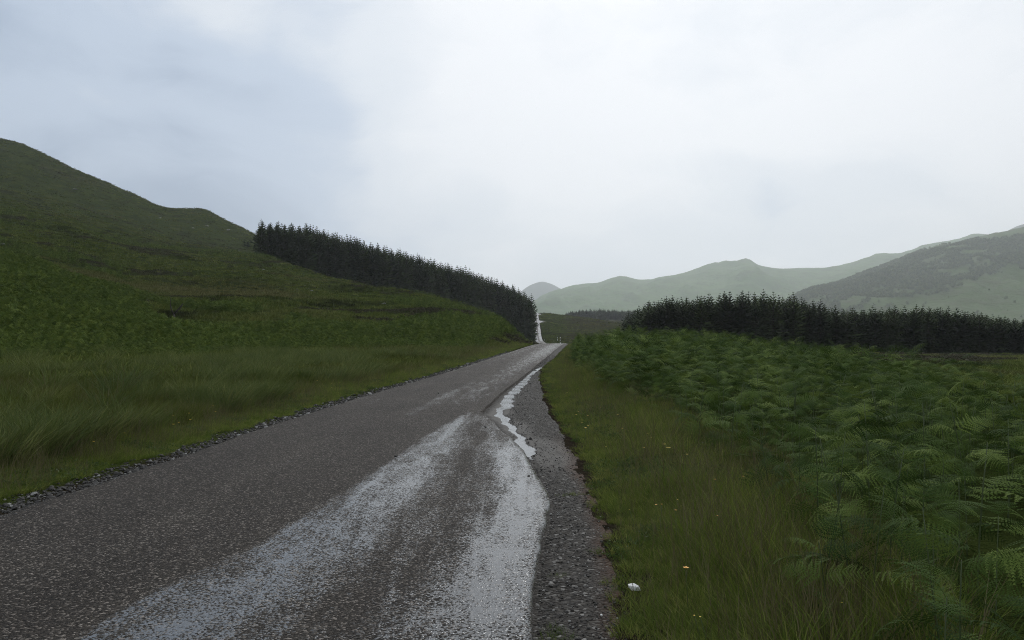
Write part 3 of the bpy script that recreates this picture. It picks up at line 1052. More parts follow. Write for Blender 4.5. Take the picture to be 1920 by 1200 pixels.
# ------------------------------------------------------------------ bracken
def frond_mesh(name, mat, L, npair, npin, droop, seed, wid=0.42):
    """one side frond of bracken: rachis along +Y, pinnae in pairs, each cut into pinnules."""
    rg = random.Random(seed)
    m = MB()

    def spine(t):
        return Vector((0.02 * math.sin(t * 4 + seed) * L, t * L * (1 - .12 * droop * t), L * (.34 * t - (.55 * droop) * t * t)))
    pts = [spine(i / 5) for i in range(6)]
    m.tube(pts, [.0035 * (1 - .85 * i / 5) for i in range(6)], 3, False)
    for i in range(npair):
        t = .08 + .90 * (i / (npair - 1)) ** .92
        p = spine(t)
        fw = (spine(min(t + .03, 1)) - spine(t - .03)).normalized()
        pl = wid * L * (1 - t) ** .75 * (.72 + .28 * min(1, t * 5)) + .012 * L
        for sgn in (-1, 1):
            sd = Vector((sgn, 0, 0))
            ang = R(rg.uniform(58, 72))
            dr = (sd * math.sin(ang) + fw * math.cos(ang)).normalized()
            ln = pl * rg.uniform(.88, 1.08)
            sag = rg.uniform(.05, .42) * ln
            nrm = dr.cross(fw).normalized()
            per = dr.cross(nrm).normalized()
            if npin == 0:
                e = p + dr * ln + Vector((0, 0, -sag))
                w = per * ln * .15
                mid = p + dr * ln * .45 + Vector((0, 0, -sag * .2))
                m.face(p, mid - w, e, mid + w)
                continue
            for k in range(npin):
                q0 = k / npin
                q1 = (k + .85) / npin
                c0 = p + dr * ln * q0 + Vector((0, 0, -sag * q0 * q0))
                c1 = p + dr * ln * q1 + Vector((0, 0, -sag * q1 * q1))
                w = ln * .125 * (1 - .7 * q0) * rg.uniform(.8, 1.1)
                fwd = dr * ln * .07
                tip = Vector((0, 0, -w * .25))
                m.face(c0, c1, (c0 + c1) * .5 + per * w + fwd + tip)
                m.face(c1, c0, (c0 + c1) * .5 - per * w + fwd + tip)
    return m.mesh(name, mat)


FR_HI = [frond_mesh('frond_%d' % i, M['bracken'], 1.0, 15, 8, (1.0, 1.35, .75, 1.15)[i], 11 + i, (.40, .36, .44, .38)[i]) for i in range(4)]


def stem_mesh(name, h, seed):
    rg = random.Random(seed)
    m = MB()
    bx, by = rg.uniform(-.08, .08), rg.uniform(-.08, .08)
    pts = [(bx * t * t, by * t * t, h * t - .03) for t in (0, .25, .5, .75, 1)]
    m.tube(pts, [.006, .0052, .0045, .0035, .002], 5)
    return m.mesh(name, M['bracken_stem']), (bx, by)


def frond_layout(seed, h):
    """positions on the stem: pairs of side fronds getting shorter upward, and a tip frond"""
    rg = random.Random(seed)
    out = []
    lv = rg.choice((3, 3, 4))
    az = rg.uniform(0, 6.28)
    for k in range(lv):
        t = .40 + .52 * k / max(1, lv - 1)
        for s in (0, 1):
            out.append((t, az + s * math.pi + rg.uniform(-.35, .35), h * rg.uniform(.46, .68) * (1 - .22 * k), rg.uniform(-.25, .45) + .10 * k, rg.randrange(4)))
        az += rg.uniform(.3, 1.1)
    out.append((1.0, az + rg.uniform(-1, 1), h * rg.uniform(.36, .5), rg.uniform(.25, .7), rg.randrange(4)))
    return out


def roll_of(lay):
    return 0.75 * math.sin(lay[1] * 7.3 + lay[0] * 11.0)


def roll_co(co, r):
    c, s_ = math.cos(r), math.sin(r)
    return np.stack([co[:, 0] * c + co[:, 2] * s_, co[:, 1], -co[:, 0] * s_ + co[:, 2] * c], -1)


def plant_mesh_low(name, mat, seed, npair, npin, h=1.0):
    """whole bracken plant in one mesh for the distant mass"""
    rg = random.Random(seed)
    V, Fc = [], []
    for lay in frond_layout(seed, h):
        t, az, L, tilt, k = lay
        fm = frond_mesh('tmp', None, 1.0, npair, npin, (1.0, 1.35, .75, 1.15)[k], seed + k, .42)
        co = np.empty(len(fm.vertices) * 3, np.float32)
        fm.vertices.foreach_get('co', co)
        co = co.reshape(-1, 3) * L
        co = roll_co(co, roll_of(lay))
        ct, st = math.cos(tilt), math.sin(tilt)
        co = np.stack([co[:, 0], co[:, 1] * ct - co[:, 2] * st, co[:, 1] * st + co[:, 2] * ct], -1)
        ca, sa = math.cos(az), math.sin(az)
        co = np.stack([co[:, 0] * ca - co[:, 1] * sa, co[:, 0] * sa + co[:, 1] * ca, co[:, 2]], -1)
        co[:, 2] += h * t
        b = len(V)
        V.extend(co.tolist())
        Fc.extend([tuple(b + i for i in p.vertices) for p in fm.polygons])
        bpy.data.meshes.remove(fm)
    return src(name, new_mesh(name, V, Fc).__class__ and _with(new_mesh(name, V, Fc), mat))


def _with(me, mat):
    me.materials.append(mat)
    return me


def nth(k):
    return '%d%s' % (k, 'th' if 10 <= k % 100 <= 20 else {1: 'st', 2: 'nd', 3: 'rd'}.get(k % 10, 'th'))


def in_view(X, Y, Z, mx=80, my=120):
    px = 960 + X / np.maximum(Y, .1) * F
    py = 630 - (Z - EYE) / np.maximum(Y, .1) * F
    return (Y > 1.5) & (px > -mx) & (px < 1920 + mx) & (py < 1200 + my)


def build_bracken():
    # candidate plants over the right-hand field, denser near the camera
    X = RNG.uniform(1.5, 90, 90000)
    Y = RNG.uniform(2.2, 112, 90000)
    a = X / Y
    d = np.hypot(X, Y)
    edge = bracken_edge(Y) + .55 * fbm(X, Y, 2.6, 3, 91)
    far = bracken_far(a) * (1 + .12 * fbm(X, Y, 9, 3, 92))
    keep = (X > edge) & (Y < far) & (a < 1.25) & ((X > road_x(Y) + 3.2))
    thin = fbm(X, Y, 3.2, 3, 93)
    keep &= (thin > -.27)
    X, Y = X[keep], Y[keep]
    # near zone: an even spacing instead of the loose candidates
    nx, ny = [], []
    while len(nx) < 6000:
        x, y = RNG.uniform(1.3, 17), RNG.uniform(2.0, 15.5)
        nx.append(x)
        ny.append(y)
    nx, ny = np.array(nx), np.array(ny)
    ok = (nx > bracken_edge(ny) + .35 * fbm(nx, ny, 1.8, 3, 91)) & (nx / ny < 1.25)
    nx, ny = nx[ok], ny[ok]
    sel = []
    cells = {}
    for i in range(len(nx)):
        c = (int(nx[i] / .36), int(ny[i] / .36))
        bad = False
        for p in range(-1, 2):
            for q in range(-1, 2):
                for j in cells.get((c[0] + p, c[1] + q), ()):
                    if (nx[j] - nx[i]) ** 2 + (ny[j] - ny[i]) ** 2 < (.31 + .005 * ny[i]) ** 2:
                        bad = True
        if not bad:
            sel.append(i)
            cells.setdefault(c, []).append(i)
    nx, ny = nx[sel], ny[sel]
    framed = (nx / ny < .70) & (ny > 2.6)
    order = np.argsort(np.hypot(nx, ny) + np.where(framed, 0, 1000))
    nx, ny = nx[order], ny[order]
    NI = min(300, int(framed.sum()))
    # the nearest ones are individuals
    kinds = []
    for s in range(8):
        h = (.86, .95, .78, 1.02, .9, .82, .98, .72)[s]
        me, bxy = stem_mesh('stem_%d' % s, h, 500 + s)
        kinds.append((h, me, bxy, frond_layout(700 + s * 13, h)))
    whole = []
    for s in range(8):
        h, me, bxy, lays = kinds[s]
        V, Fc = [], []
        for lay in lays:
            t, az, L, tilt, k = lay
            fm = FR_HI[k]
            co = np.empty(len(fm.vertices) * 3, np.float32)
            fm.vertices.foreach_get('co', co)
            co = co.reshape(-1, 3) * L
            co = roll_co(co, roll_of(lay))
            ct, st = math.cos(tilt), math.sin(tilt)
            co = np.stack([co[:, 0], co[:, 1] * ct - co[:, 2] * st, co[:, 1] * st + co[:, 2] * ct], -1)
            ca, sa = math.cos(az), math.sin(az)
            co = np.stack([co[:, 0] * ca - co[:, 1] * sa, co[:, 0] * sa + co[:, 1] * ca, co[:, 2]], -1)
            co += np.array([bxy[0] * t * t, bxy[1] * t * t, h * t - .03])
            b = len(V)
            V.extend(co.tolist())
            Fc.extend([tuple(b + i for i in p.vertices) for p in fm.polygons])
        whole.append(_with(new_mesh('fronds_%d' % s, V, Fc), M['bracken']))
    rg = random.Random(31)
    zz = ground_z(nx, ny)
    spots = [(nx[i], ny[i], zz[i], rg.randrange(8), rg.uniform(.68, 1.18), rg.uniform(0, 6.28)) for i in range(min(NI, len(nx)))]
    # a few ferns standing out in front of the mass, as in the photograph
    solo = [(2.02, 4.72, 0, 4, .98, 1.7, 'lone bracken fern with paired side fronds standing out on the verge grass'),
            (2.25, 3.55, 0, 1, .80, 2.6, 'low bracken fern reaching over the verge at the bottom corner'),
            (2.62, 7.3, 0, 3, .92, .6, 'bracken fern leaning out of the thicket above the orange flowers')]
    for x, y, _, k, s, rz, lab in solo:
        z = float(ground_z(np.array([x]), np.array([y]))[0])
        spots.insert(0, (x, y, z, k, s, rz, lab))
    edge_no = 0
    for i, sp in enumerate(spots):
        x, y, z, k, s, rz = sp[:6]
        on_edge = len(sp) == 6 and x - float(bracken_edge(np.array([y]))[0]) < .38
        h, sm, bxy, lays = kinds[k]
        dist = math.hypot(x, y)
        root = empty('bracken_fern', (x, y, z - .02), rz, s)
        root.rotation_euler = (rg.uniform(-.16, .16), rg.uniform(-.16, .16), rz)
        zone = 'near' if dist < 6.5 else ('mid' if dist < 10 else 'far')
        lab = sp[6] if len(sp) > 6 else {
            'near': 'green bracken fern at the near end of the thicket, beside the verge',
            'mid': 'green bracken fern in the thicket abreast of the water-filled passing place',
            'far': 'green bracken fern in the thicket abreast of the broken tarmac edge'}[zone]
        if on_edge:
            edge_no += 1
            lab = '%s fern along the verge-side edge of the bracken thicket, counted from the bottom corner' % nth(edge_no)
        tag(root, lab, 'fern', 'bracken ferns in the %s part of the roadside thicket' % {'near': 'nearest', 'mid': 'middle', 'far': 'further'}[zone])
        obj('stem', sm, None, root)
        if dist < 8.2:
            for lay in lays:
                t, az, L, tilt, kk = lay
                f = obj('frond', FR_HI[kk], None, root)
                f.location = (bxy[0] * t * t, bxy[1] * t * t, h * t - .03)
                f.rotation_euler = (Matrix.Rotation(az, 3, 'Z') @ Matrix.Rotation(tilt, 3, 'X') @ Matrix.Rotation(roll_of(lay), 3, 'Y')).to_euler()
                f.scale = (L, L, L)
        else:
            obj('fronds', whole[k], None, root)
    # the rest of the thicket
    rx, ry = nx[NI:], ny[NI:]
    far_keep = (Y > 15.3) | (X > 17)
    keepf = far_keep & (RNG.random(len(X)) < .8)
    X2, Y2 = np.concatenate([rx, X[keepf]]), np.concatenate([ry, Y[keepf]])
    Z2 = ground_z(X2, Y2)
    v = in_view(X2, Y2, Z2 + 1, 1000, 700)
    X2, Y2, Z2 = X2[v], Y2[v], Z2[v]
    d2 = np.hypot(X2, Y2)
    mids = [src('bracken_a%d' % s, whole[s]) for s in range(4)]
    lows = [plant_mesh_low('bracken_b%d' % s, M['bracken'], 40 + s, 10, 2) for s in range(4)]
    n = len(X2)
    idx = np.where(d2 < 24, RNG.integers(0, 4, n), 4 + RNG.integers(0, 4, n))
    hum = 1 + .45 * fbm(X2, Y2, 3.6, 3, 95)
    s = RNG.uniform(.6, 1.18, n) * hum
    rot = np.stack([RNG.uniform(-.2, .2, n), RNG.uniform(-.2, .2, n), RNG.uniform(0, 6.28, n)], -1)
    scatter('bracken_thicket', np.stack([X2, Y2, Z2 - .03], -1), rot, s, idx, mids + lows,
            'wide thicket of green bracken stretching from the road towards the dark plantation', 'bracken')
    print('bracken individuals', len(spots), 'mass', n)


build_bracken()


def build_slope_cover():
    lows = [plant_mesh_low('slope_bracken_%d' % s, M['bracken_hill'], 80 + s, 7, 0) for s in range(4)]
    # bracken on the left bank and on the lower slope by the road
    n0 = 170000
    px = RNG.uniform(-60, 1010, n0)
    d = np.exp(RNG.uniform(math.log(30), math.log(330), n0))
    X, Y = (px - 960) / F * d, d
    foot = pchip([-60, 0, 250, 490, 700, 830, 930, 985, 1010], [38, 38, 44, 56, 62, 66, 76, 88, 96], px)
    top = pchip([-60, 0, 130, 250, 400, 480, 560, 700, 830, 930, 985, 1010], [135, 125, 104, 86, 70, 74, 86, 96, 108, 118, 118, 112], px)
    nz = fbm(X, Y, 16, 4, 141)
    inside = (Y > foot * (1 + .30 * fbm(X, Y, 19, 3, 147))) & (Y < top * (1 + .22 * nz))
    patch = (fbm(X * .7 + Y * .4, Y, 26, 4, 143) > .17) & (Y > foot) & (Y < 330)
    lat = road_x(Y) - HALF - X
    keep = (inside | patch) & (lat > 4.0)
    keep &= RNG.random(n0) < np.clip(d / 95, .15, 1) ** 1.2
    X, Y = X[keep], Y[keep]
    Z = ground_z(X, Y)
    n = len(X)
    rot = np.stack([RNG.uniform(-.2, .2, n), RNG.uniform(-.2, .2, n), RNG.uniform(0, 6.28, n)], -1)
    ft = np.interp(960 + X / Y * F, [-60, 0, 250, 490, 700, 830, 930, 985, 1010], [38, 38, 44, 56, 62, 66, 76, 88, 96])
    s = RNG.uniform(.65, 1.2, n) * (1 + .3 * fbm(X, Y, 6, 3, 145)) * (.45 + .55 * sstep(.75, 1.35, Y / ft))
    scatter('slope_bracken', np.stack([X, Y, Z - .05], -1), rot, s, RNG.integers(0, 4, n), lows,
            'bright green bracken covering the bank at the foot of the hillside', 'bracken')
    print('slope bracken', n)

    # rough tussocks all over the hillside and the fields
    tus = [blade_tuft('tussock_%d' % s, M['hill_tussock'], 26, .55, .36, .55, .034, 200 + s, 2, .3) for s in range(4)]
    hea = [twig_clump('heath_%d' % s, M['heath'], 60, .45, .55, .16, 230 + s) for s in range(2)]
    n0 = 120000
    px = RNG.uniform(-60, 1980, n0)
    d = np.exp(RNG.uniform(math.log(24), math.log(820), n0))
    X, Y = (px - 960) / F * d, d
    lat_l = road_x(Y) - HALF - X
    lat_r = X - np.maximum(road_x(Y) + HALF, np.where(Y < 110, grav_right(Y), -1e9))
    lat = np.maximum(lat_l, lat_r)
    a = X / Y
    inb = (a > .03) & (Y < bracken_far(a) * .97)
    keep = (lat > 2.2) & ~inb & ((px < 1000) | (d < 420) | ((px < 1200) & (d < 830) & (RNG.random(n0) < .5)))
    X, Y, lat = X[keep], Y[keep], lat[keep]
    Z = ground_z(X, Y)
    d = Y[...]
    n = len(X)
    mo = fbm(X, Y, 30, 4, 151) + .5 * fbm(X, Y, 6, 3, 152)
    idx = np.where((mo > .24) & (d > 62), 4 + RNG.integers(0, 2, n), RNG.integers(0, 4, n))
    s = RNG.uniform(.6, 1.2, n) * (0.8 + np.clip(d, 0, 800) / 420) * (1 + .3 * fbm(X, Y, 10, 3, 153))
    s3 = np.stack([s * 1.15, s * 1.15, s * np.clip(1.0 - d / 700, .5, 1)], -1)
    rot = np.stack([RNG.uniform(-.15, .15, n), RNG.uniform(-.15, .15, n), RNG.uniform(-1.0, 1.0, n)], -1)
    # collection order is alphabetical: heath first, then tussock
    idx = np.where(idx >= 4, idx - 4, idx + 2)
    scatter('hill_grass', np.stack([X, Y, Z - .04], -1), rot, s3, idx, hea + tus,
            'rough tussock grass and heather over the hillside and fields', 'grass')
    print('tussocks', n)


build_slope_cover()


def build_left_rough():
    rush = [blade_tuft('rush_%d' % s, M['rush'], 46, .80, .24, .55, .0075, 300 + s, 4, .45) for s in range(4)]
    longg = [blade_tuft('long_%d' % s, M['tussock'], 34, .58, .26, .6, .0075, 320 + s, 3, .4) for s in range(3)]
    dry = [blade_tuft('a_dry_%d' % s, M['dry'], 26, .66, .22, .35, .004, 340 + s, 3, .25) for s in range(2)]
    n0 = 46000
    px = RNG.uniform(-80, 1000, n0)
    d = np.exp(RNG.uniform(math.log(6), math.log(95), n0))
    X, Y = (px - 960) / F * d, d
    lat = tar_left(Y) - X
    foot = pchip([-60, 0, 250, 490, 700, 830, 930, 985, 1010], [40, 40, 46, 58, 64, 68, 78, 90, 98], px)
    keep = (lat > 1.7 + .5 * fbm(X, Y, 3, 2, 161)) & (Y < foot) & (RNG.random(n0) < np.clip(d / 34, .18, 1)) | ((lat > 2) & (Y < foot * 1.3) & (Y > foot) & (RNG.random(n0) < .35))
    X, Y = X[keep], Y[keep]
    Z = ground_z(X, Y)
    n = len(X)
    k = fbm(X, Y, 4.5, 3, 163)
    kd = fbm(X, Y, 9, 3, 164) + .35 * (Y > 26)
    r = RNG.random(n)
    typ = np.where(k > .05, 0, 1)
    typ = np.where((kd > .30) & (r < .6), 2, typ)
    typ = np.where(r > .88, 2, typ)
    idx = np.where(typ == 2, RNG.integers(0, 2, n), np.where(typ == 1, 2 + RNG.integers(0, 3, n), 5 + RNG.integers(0, 4, n)))
    s = RNG.uniform(.45, 1.0, n) * (1 + .3 * k)
    s = np.where((typ == 0), s * 1.05, s)
    rot = np.stack([RNG.uniform(-.12, .12, n), RNG.uniform(-.12, .12, n), RNG.uniform(-.9, .9, n)], -1)
    scatter('rush_meadow', np.stack([X, Y, Z - .03], -1), rot, s, idx, dry + longg + rush,
            'wind-combed rushes and long grass between the road and the bracken bank', 'rushes')
    print('left rough', n)


def build_rush_clumps():
    rg = random.Random(19)
    ms = []
    for k in range(4):
        a = blade_tuft('rush_clump_%d' % k, M['rush'], 120, 1.0, .30, .75, .007, 350 + k, 4, .35).data
        b = blade_tuft('rush_dead_%d' % k, M['dry'], 26, .8, .26, .8, .006, 360 + k, 4, .35).data
        ms.append((a, b))
    pts = []
    while len(pts) < 44:
        px, d = rg.uniform(0, 780), math.exp(rg.uniform(math.log(11), math.log(40)))
        x = (px - 960) / F * d
        lat = float(tar_left(np.array([d]))[0]) - x
        if lat < 2.6 or any((x - q[0]) ** 2 + (d - q[1]) ** 2 < 1.6 for q in pts):
            continue
        pts.append((x, d))
    pts.sort(key=lambda q: q[1])
    for k, (x, d) in enumerate(pts):
        root = empty('rush_clump', (x, d, float(ground_z(np.array([x]), np.array([d]))[0]) - .03), rg.uniform(-.6, .6), rg.uniform(.75, 1.15))
        tag(root, '%s arching rush clump in the meadow below the hill, counted away from the viewer' % nth(k + 1), 'rush', 'big rush clumps in the roadside meadow')
        obj('blades', ms[k % 4][0], None, root)
        obj('dead_blades', ms[k % 4][1], None, root)


def build_verges():
    tl = [blade_tuft('verge_%d' % s, M['verge'], 36, .155, .14, .95, .0036, 400 + s, 3, .15) for s in range(4)]
    tall = [blade_tuft('verge_tall_%d' % s, M['verge'], 20, .36, .12, .5, .0028, 420 + s, 3, .2) for s in range(3)]
    herb = [twig_clump('b_herb_%d' % s, M['herb'], 46, .13, .16, .045, 460 + s) for s in range(2)]
    dry = [blade_tuft('a_dry_stem_%d' % s, M['dry'], 9, .50, .12, .3, .0022, 440 + s, 3, .2) for s in range(2)]
    # right verge
    n0 = 46000
    Y = np.exp(RNG.uniform(math.log(3.2), math.log(110), n0))
    gr = grav_right(Y)
    X = gr + RNG.uniform(-.12, 3.4, n0)
    be = bracken_edge(Y)
    w = X - gr
    thin = fbm(X, Y, .7, 3, 171)
    keep = (X < be + .55) & (w > .06 + .22 * thin) & (RNG.random(n0) < np.clip(.35 + w * .9, .3, 1)) & (X > road_x(Y) + HALF + .1)
    Xr, Yr, wr = X[keep], Y[keep], w[keep]
    # left verge
    Y = np.exp(RNG.uniform(math.log(5.0), math.log(105), n0))
    tlx = tar_left(Y)
    lat = RNG.uniform(.15, 2.6, n0)
    X = tlx - lat
    thin = fbm(X, Y, .8, 3, 173)
    keep = (lat > .58 + .34 * thin) & in_view(X, Y, 0 * X)
    Xl, Yl, wl = X[keep], Y[keep], lat[keep] - .45
    # little tufts in the gravel
    Yg = RNG.uniform(3.6, 9, 900)
    Xg = grav_right(Yg) - RNG.uniform(.0, .42, 900)
    kg = fbm(Xg, Yg, .28, 2, 175) > .52
    Xg, Yg = Xg[kg], Yg[kg]
    X, Y, w = np.concatenate([Xr, Xl, Xg]), np.concatenate([Yr, Yl, Yg]), np.concatenate([wr, wl, 0 * Xg - .2])
    Z = ground_z(X, Y)
    Z[-len(Xg):] = grav_z(Xg, Yg)
    v = in_view(X, Y, Z)
    X, Y, Z, w = X[v], Y[v], Z[v], w[v]
    n = len(X)
    r = RNG.random(n)
    tallp = np.clip((w - .5) * .2, 0, .16)
    typ = np.where(r < tallp, 1, 0)
    typ = np.where((r > .89) & (w > .1), 2, typ)
    typ = np.where((r < .30) & (fbm(X, Y, .9, 3, 179) > .12), 3, typ)
    idx = np.where(typ == 2, RNG.integers(0, 2, n), np.where(typ == 3, 2 + RNG.integers(0, 2, n), np.where(typ == 0, 4 + RNG.integers(0, 4, n), 8 + RNG.integers(0, 3, n))))
    s = RNG.uniform(.6, 1.15, n) * np.clip(.45 + w * .7, .35, 1.1)
    s = s * (1 + .25 * fbm(X, Y, 1.2, 3, 177))
    rot = np.stack([RNG.uniform(-.15, .15, n), RNG.uniform(-.15, .15, n), RNG.uniform(0, 6.28, n)], -1)
    scatter('verge_grass', np.stack([X, Y, Z - .015], -1), rot, s, idx, dry + herb + tl + tall,
            'short bright green grass of the road verges', 'grass')
    print('verge', n)


build_left_rough()
build_rush_clumps()
build_verges()


# ------------------------------------------------------------------ spruce plantations
def spruce_meshes(seed, H=15.0, rb=2.2):
    rg = random.Random(seed)
    tr = MB()
    tr.tube([(0, 0, -.6), (0, 0, H * .35), (.05, .03, H * .7), (0, 0, H * .985)], [.20, .15, .08, .015], 6)
    cr = MB()
    z = H * .05
    k = 0
    while z < H * .985:
        t = z / H
        rad = min(rb * (1.0 if t > .12 else .85) * rg.uniform(.9, 1.1), .40 * (H - z) + .10)
        n = 8 if t < .6 else (7 if t < .85 else 5)
        a0 = rg.uniform(0, 6.28)
        for b in range(n):
            az = a0 + 6.283 * b / n + rg.uniform(-.25, .25)
            L = rad * rg.uniform(.72, 1.18)
            up = -.30 + .75 * t ** 1.5 + rg.uniform(-.10, .10)
            dx, dy = math.cos(az), math.sin(az)
            px_, py_ = -dy, dx
            segs = 4
            pts = []
            for s in range(segs + 1):
                q = s / segs
                pts.append(Vector((dx * L * q, dy * L * q, z + L * (up * q + .16 * q * q * q))))
            for s in range(segs):
                q = s / segs
                p0, p1 = pts[s], pts[s + 1]
                sw = L * .34 * (1 - .55 * q) * rg.uniform(.75, 1.2) + .05
                dn = -sw * rg.uniform(.15, .55)
                fx = (p1 - p0) * rg.uniform(.55, 1.0)
                side = Vector((px_, py_, 0)) * sw
                cr.face(p0, p1, p1 + side * .75 + fx * .4 + Vector((0, 0, dn)), p0 + side * .45 + Vector((0, 0, dn * .6)))
                cr.face(p1, p0, p0 - side * .45 + Vector((0, 0, dn * .6)), p1 - side * .75 + fx * .4 + Vector((0, 0, dn)))
            e = pts[-1]
            d_ = (pts[-1] - pts[-2])
            sd = Vector((px_, py_, 0)) * (L * .07 + .02)
            cr.face(e - sd, e + sd, e + d_ * .55)
        z += H * (.034 if t < .7 else .042) * rg.uniform(.85, 1.15)
        k += 1
    # leader shoot
    top = Vector((0, 0, H))
    for b in range(3):
        a = 2.1 * b
        cr.face((.05 * math.cos(a), .05 * math.sin(a), H * .955), (.05 * math.cos(a + 2), .05 * math.sin(a + 2), H * .955), top)
    return tr.mesh('trunk_%d' % seed, M['bark']), cr.mesh('crown_%d' % seed, M['spruce'])


SPR = [spruce_meshes(900 + s, 15.0, (2.7, 2.4, 3.0, 2.5, 2.2)[s]) for s in range(5)]


def joined_spruce(name, k):
    tr, cr = SPR[k]
    co = np.empty(len(cr.vertices) * 3, np.float32)
    cr.vertices.foreach_get('co', co)
    return src(name, cr)


def build_plantations():
    rg = random.Random(77)
    # ---- beyond the bracken
    cand = []
    for row in range(10):
        y0 = 214 + row * 3.4
        x = 35.5 + rg.uniform(0, 2)
        while x < 165:
            px = 960 + x / y0 * F
            if px < 2010:
                yy = y0 + rg.uniform(-1.2, 1.2) + (2.5 * math.sin(x * .07))
                H = float(pchip([1150, 1180, 1215, 1260, 1330, 1420, 1500, 1560, 1620, 1750, 1850, 1920, 2050],
                                [10.5, 12.0, 13.6, 15.0, 16.2, 16.8, 15.2, 13.0, 12.8, 13.2, 11.4, 9.4, 8], px))
                cand.append((x + rg.uniform(-.8, .8), yy, H * rg.uniform(.88, 1.05), row, 'R', px))
            x += rg.uniform(2.1, 3.0)
    # ---- on the hillside
    base = ([488, 560, 700, 830, 900, 985, 1000], [330, 345, 372, 405, 425, 452, 458])
    for row in range(9):
        px = 489.0 + rg.uniform(0, 4)
        while px < 1000:
            d = float(pchip(base[0], base[1], px)) + row * 4.2 + rg.uniform(-1.3, 1.3)
            x = (px - 960) / F * d
            if row == 0 or x < float(road_x(np.array([d]))[0]) - 5.5:
                H = float(pchip([488, 510, 600, 700, 900, 985], [18.0, 20.0, 24.5, 24.5, 24.5, 26.5], px))
                if x < float(road_x(np.array([d]))[0]) - 4.5:
                    cand.append((x, d, H * rg.uniform(.89, 1.05), row, 'L', px))
            px += rg.uniform(2.7, 3.8) * F / d
    # along the road up the far hill
    for row in range(4):
        y = 470.0
        while y < 690:
            x = float(road_x(np.array([y]))[0]) - 6.6 - row * 3.6 + rg.uniform(-.6, .6)
            cand.append((x, y + rg.uniform(-1, 1), rg.uniform(20, 24) * (1 - .34 * max(0, (y - 560) / 130)), row, 'E', 960 + x / y * F))
            y += rg.uniform(3.0, 4.2)
    P = np.array([[c[0], c[1]] for c in cand])
    Z = ground_z(P[:, 0], P[:, 1])
    groups = {'R': [], 'L': [], 'E': []}
    for i, c in enumerate(cand):
        groups[c[4]].append(i)
    ind = set()
    # front rows and the rows that make the skyline
    for g, rows, cap in (('R', (0, 1, 9, 2), 148), ('L', (0, 1, 8), 132), ('E', (0,), 16)):
        ids = [i for i in groups[g] if cand[i][3] in rows and (g != 'R' or cand[i][5] < 1935)]
        ids.sort(key=lambda i: (rows.index(cand[i][3]), cand[i][1]))
        ind.update(ids[:cap])
    lab = {'R': 'dark spruce in the flat-standing plantation beyond the bracken thicket',
           'L': 'dark spruce in the plantation that climbs the grassy hillside',
           'E': 'dark spruce at the roadside edge of the hillside plantation'}
    grp = {'R': 'spruces of the plantation beyond the bracken', 'L': 'spruces of the hillside plantation', 'E': 'spruces along the far road'}
    # single out the ones a viewer can point to
    special = {}
    for g, txt in (('R', ('end spruce of the plantation beyond the bracken, at its roadward corner', 'tallest spruce on the crest of the plantation beyond the bracken')),
                   ('L', ('top end spruce of the hillside plantation, against the open grass slope', 'tallest spruce of the hillside plantation, its tip against the sky'))):
        ids = [i for i in groups[g] if i in ind]
        special[min(ids, key=lambda i: cand[i][5] + cand[i][3] * 6)] = txt[0]
        special[max((i for i in ids if i not in special), key=lambda i: cand[i][2])] = txt[1]
    order = {}
    for g, key in (('R', 5), ('L', 5), ('E', 1)):
        for q, i in enumerate(sorted((i for i in groups[g] if cand[i][3] == 0), key=lambda i: cand[i][key])):
            order[i] = q + 1
    rest = {'R': [], 'L': []}
    for i, c in enumerate(cand):
        k = rg.randrange(5)
        s = c[2] / 15.0
        rz = rg.uniform(0, 6.28)
        w = s ** .5 * rg.uniform(1.0, 1.3)
        if i in ind:
            root = empty('spruce_tree', (c[0], c[1], Z[i] - .1), rz)
            root.scale = (w, w, s)
            lb = lab[c[4]]
            if c[3] == 0:
                lb = {'R': '%s front-row spruce of the plantation beyond the bracken, counted from its roadward end',
                      'L': '%s front-row spruce of the hillside plantation, counted from its upper end',
                      'E': '%s roadside spruce of the hillside plantation, counted up the far hill'}[c[4]] % nth(order[i])
            tag(root, special.get(i, lb), 'tree', grp[c[4]])
            obj('trunk', SPR[k][0], None, root)
            obj('crown', SPR[k][1], None, root)
        else:
            rest['R' if c[4] == 'R' else 'L'].append((c[0], c[1], Z[i] - .1, rz, w, s, k))
    for key, nm, lb in (('R', 'plantation_depths', 'packed spruces inside the plantation beyond the bracken'),
                        ('L', 'hillside_plantation_depths', 'packed spruces inside the hillside plantation')):
        a = np.array(rest[key])
        scatter(nm, a[:, :3], np.stack([0 * a[:, 3], 0 * a[:, 3], a[:, 3]], -1), np.stack([a[:, 4], a[:, 4], a[:, 5]], -1), a[:, 6].astype(int),
                [src('%s_spruce_%d' % (nm, k), SPR[k][1]) for k in range(5)], lb, 'trees')
    # far wood across the moor
    n = 520
    px = RNG.uniform(1046, 1230, n)
    d = RNG.uniform(1260, 1420, n)
    X = (px - 960) / F * d
    Zf = ground_z(X, d)
    s = RNG.uniform(.95, 1.35, n) * pchip([1046, 1075, 1110, 1230], [.45, .85, 1.0, 1.0], px)
    scatter('far_wood', np.stack([X, d, Zf - .5], -1), np.stack([0 * X, 0 * X, RNG.uniform(0, 6.28, n)], -1), np.stack([s * 1.15, s * 1.15, s], -1),
            RNG.integers(0, 5, n), [src('far_spruce_%d' % k, SPR[k][1]) for k in range(5)], 'hazy spruce wood behind the brown moor', 'wood')
    print('spruces', len(cand), 'individual', len(ind))


build_plantations()


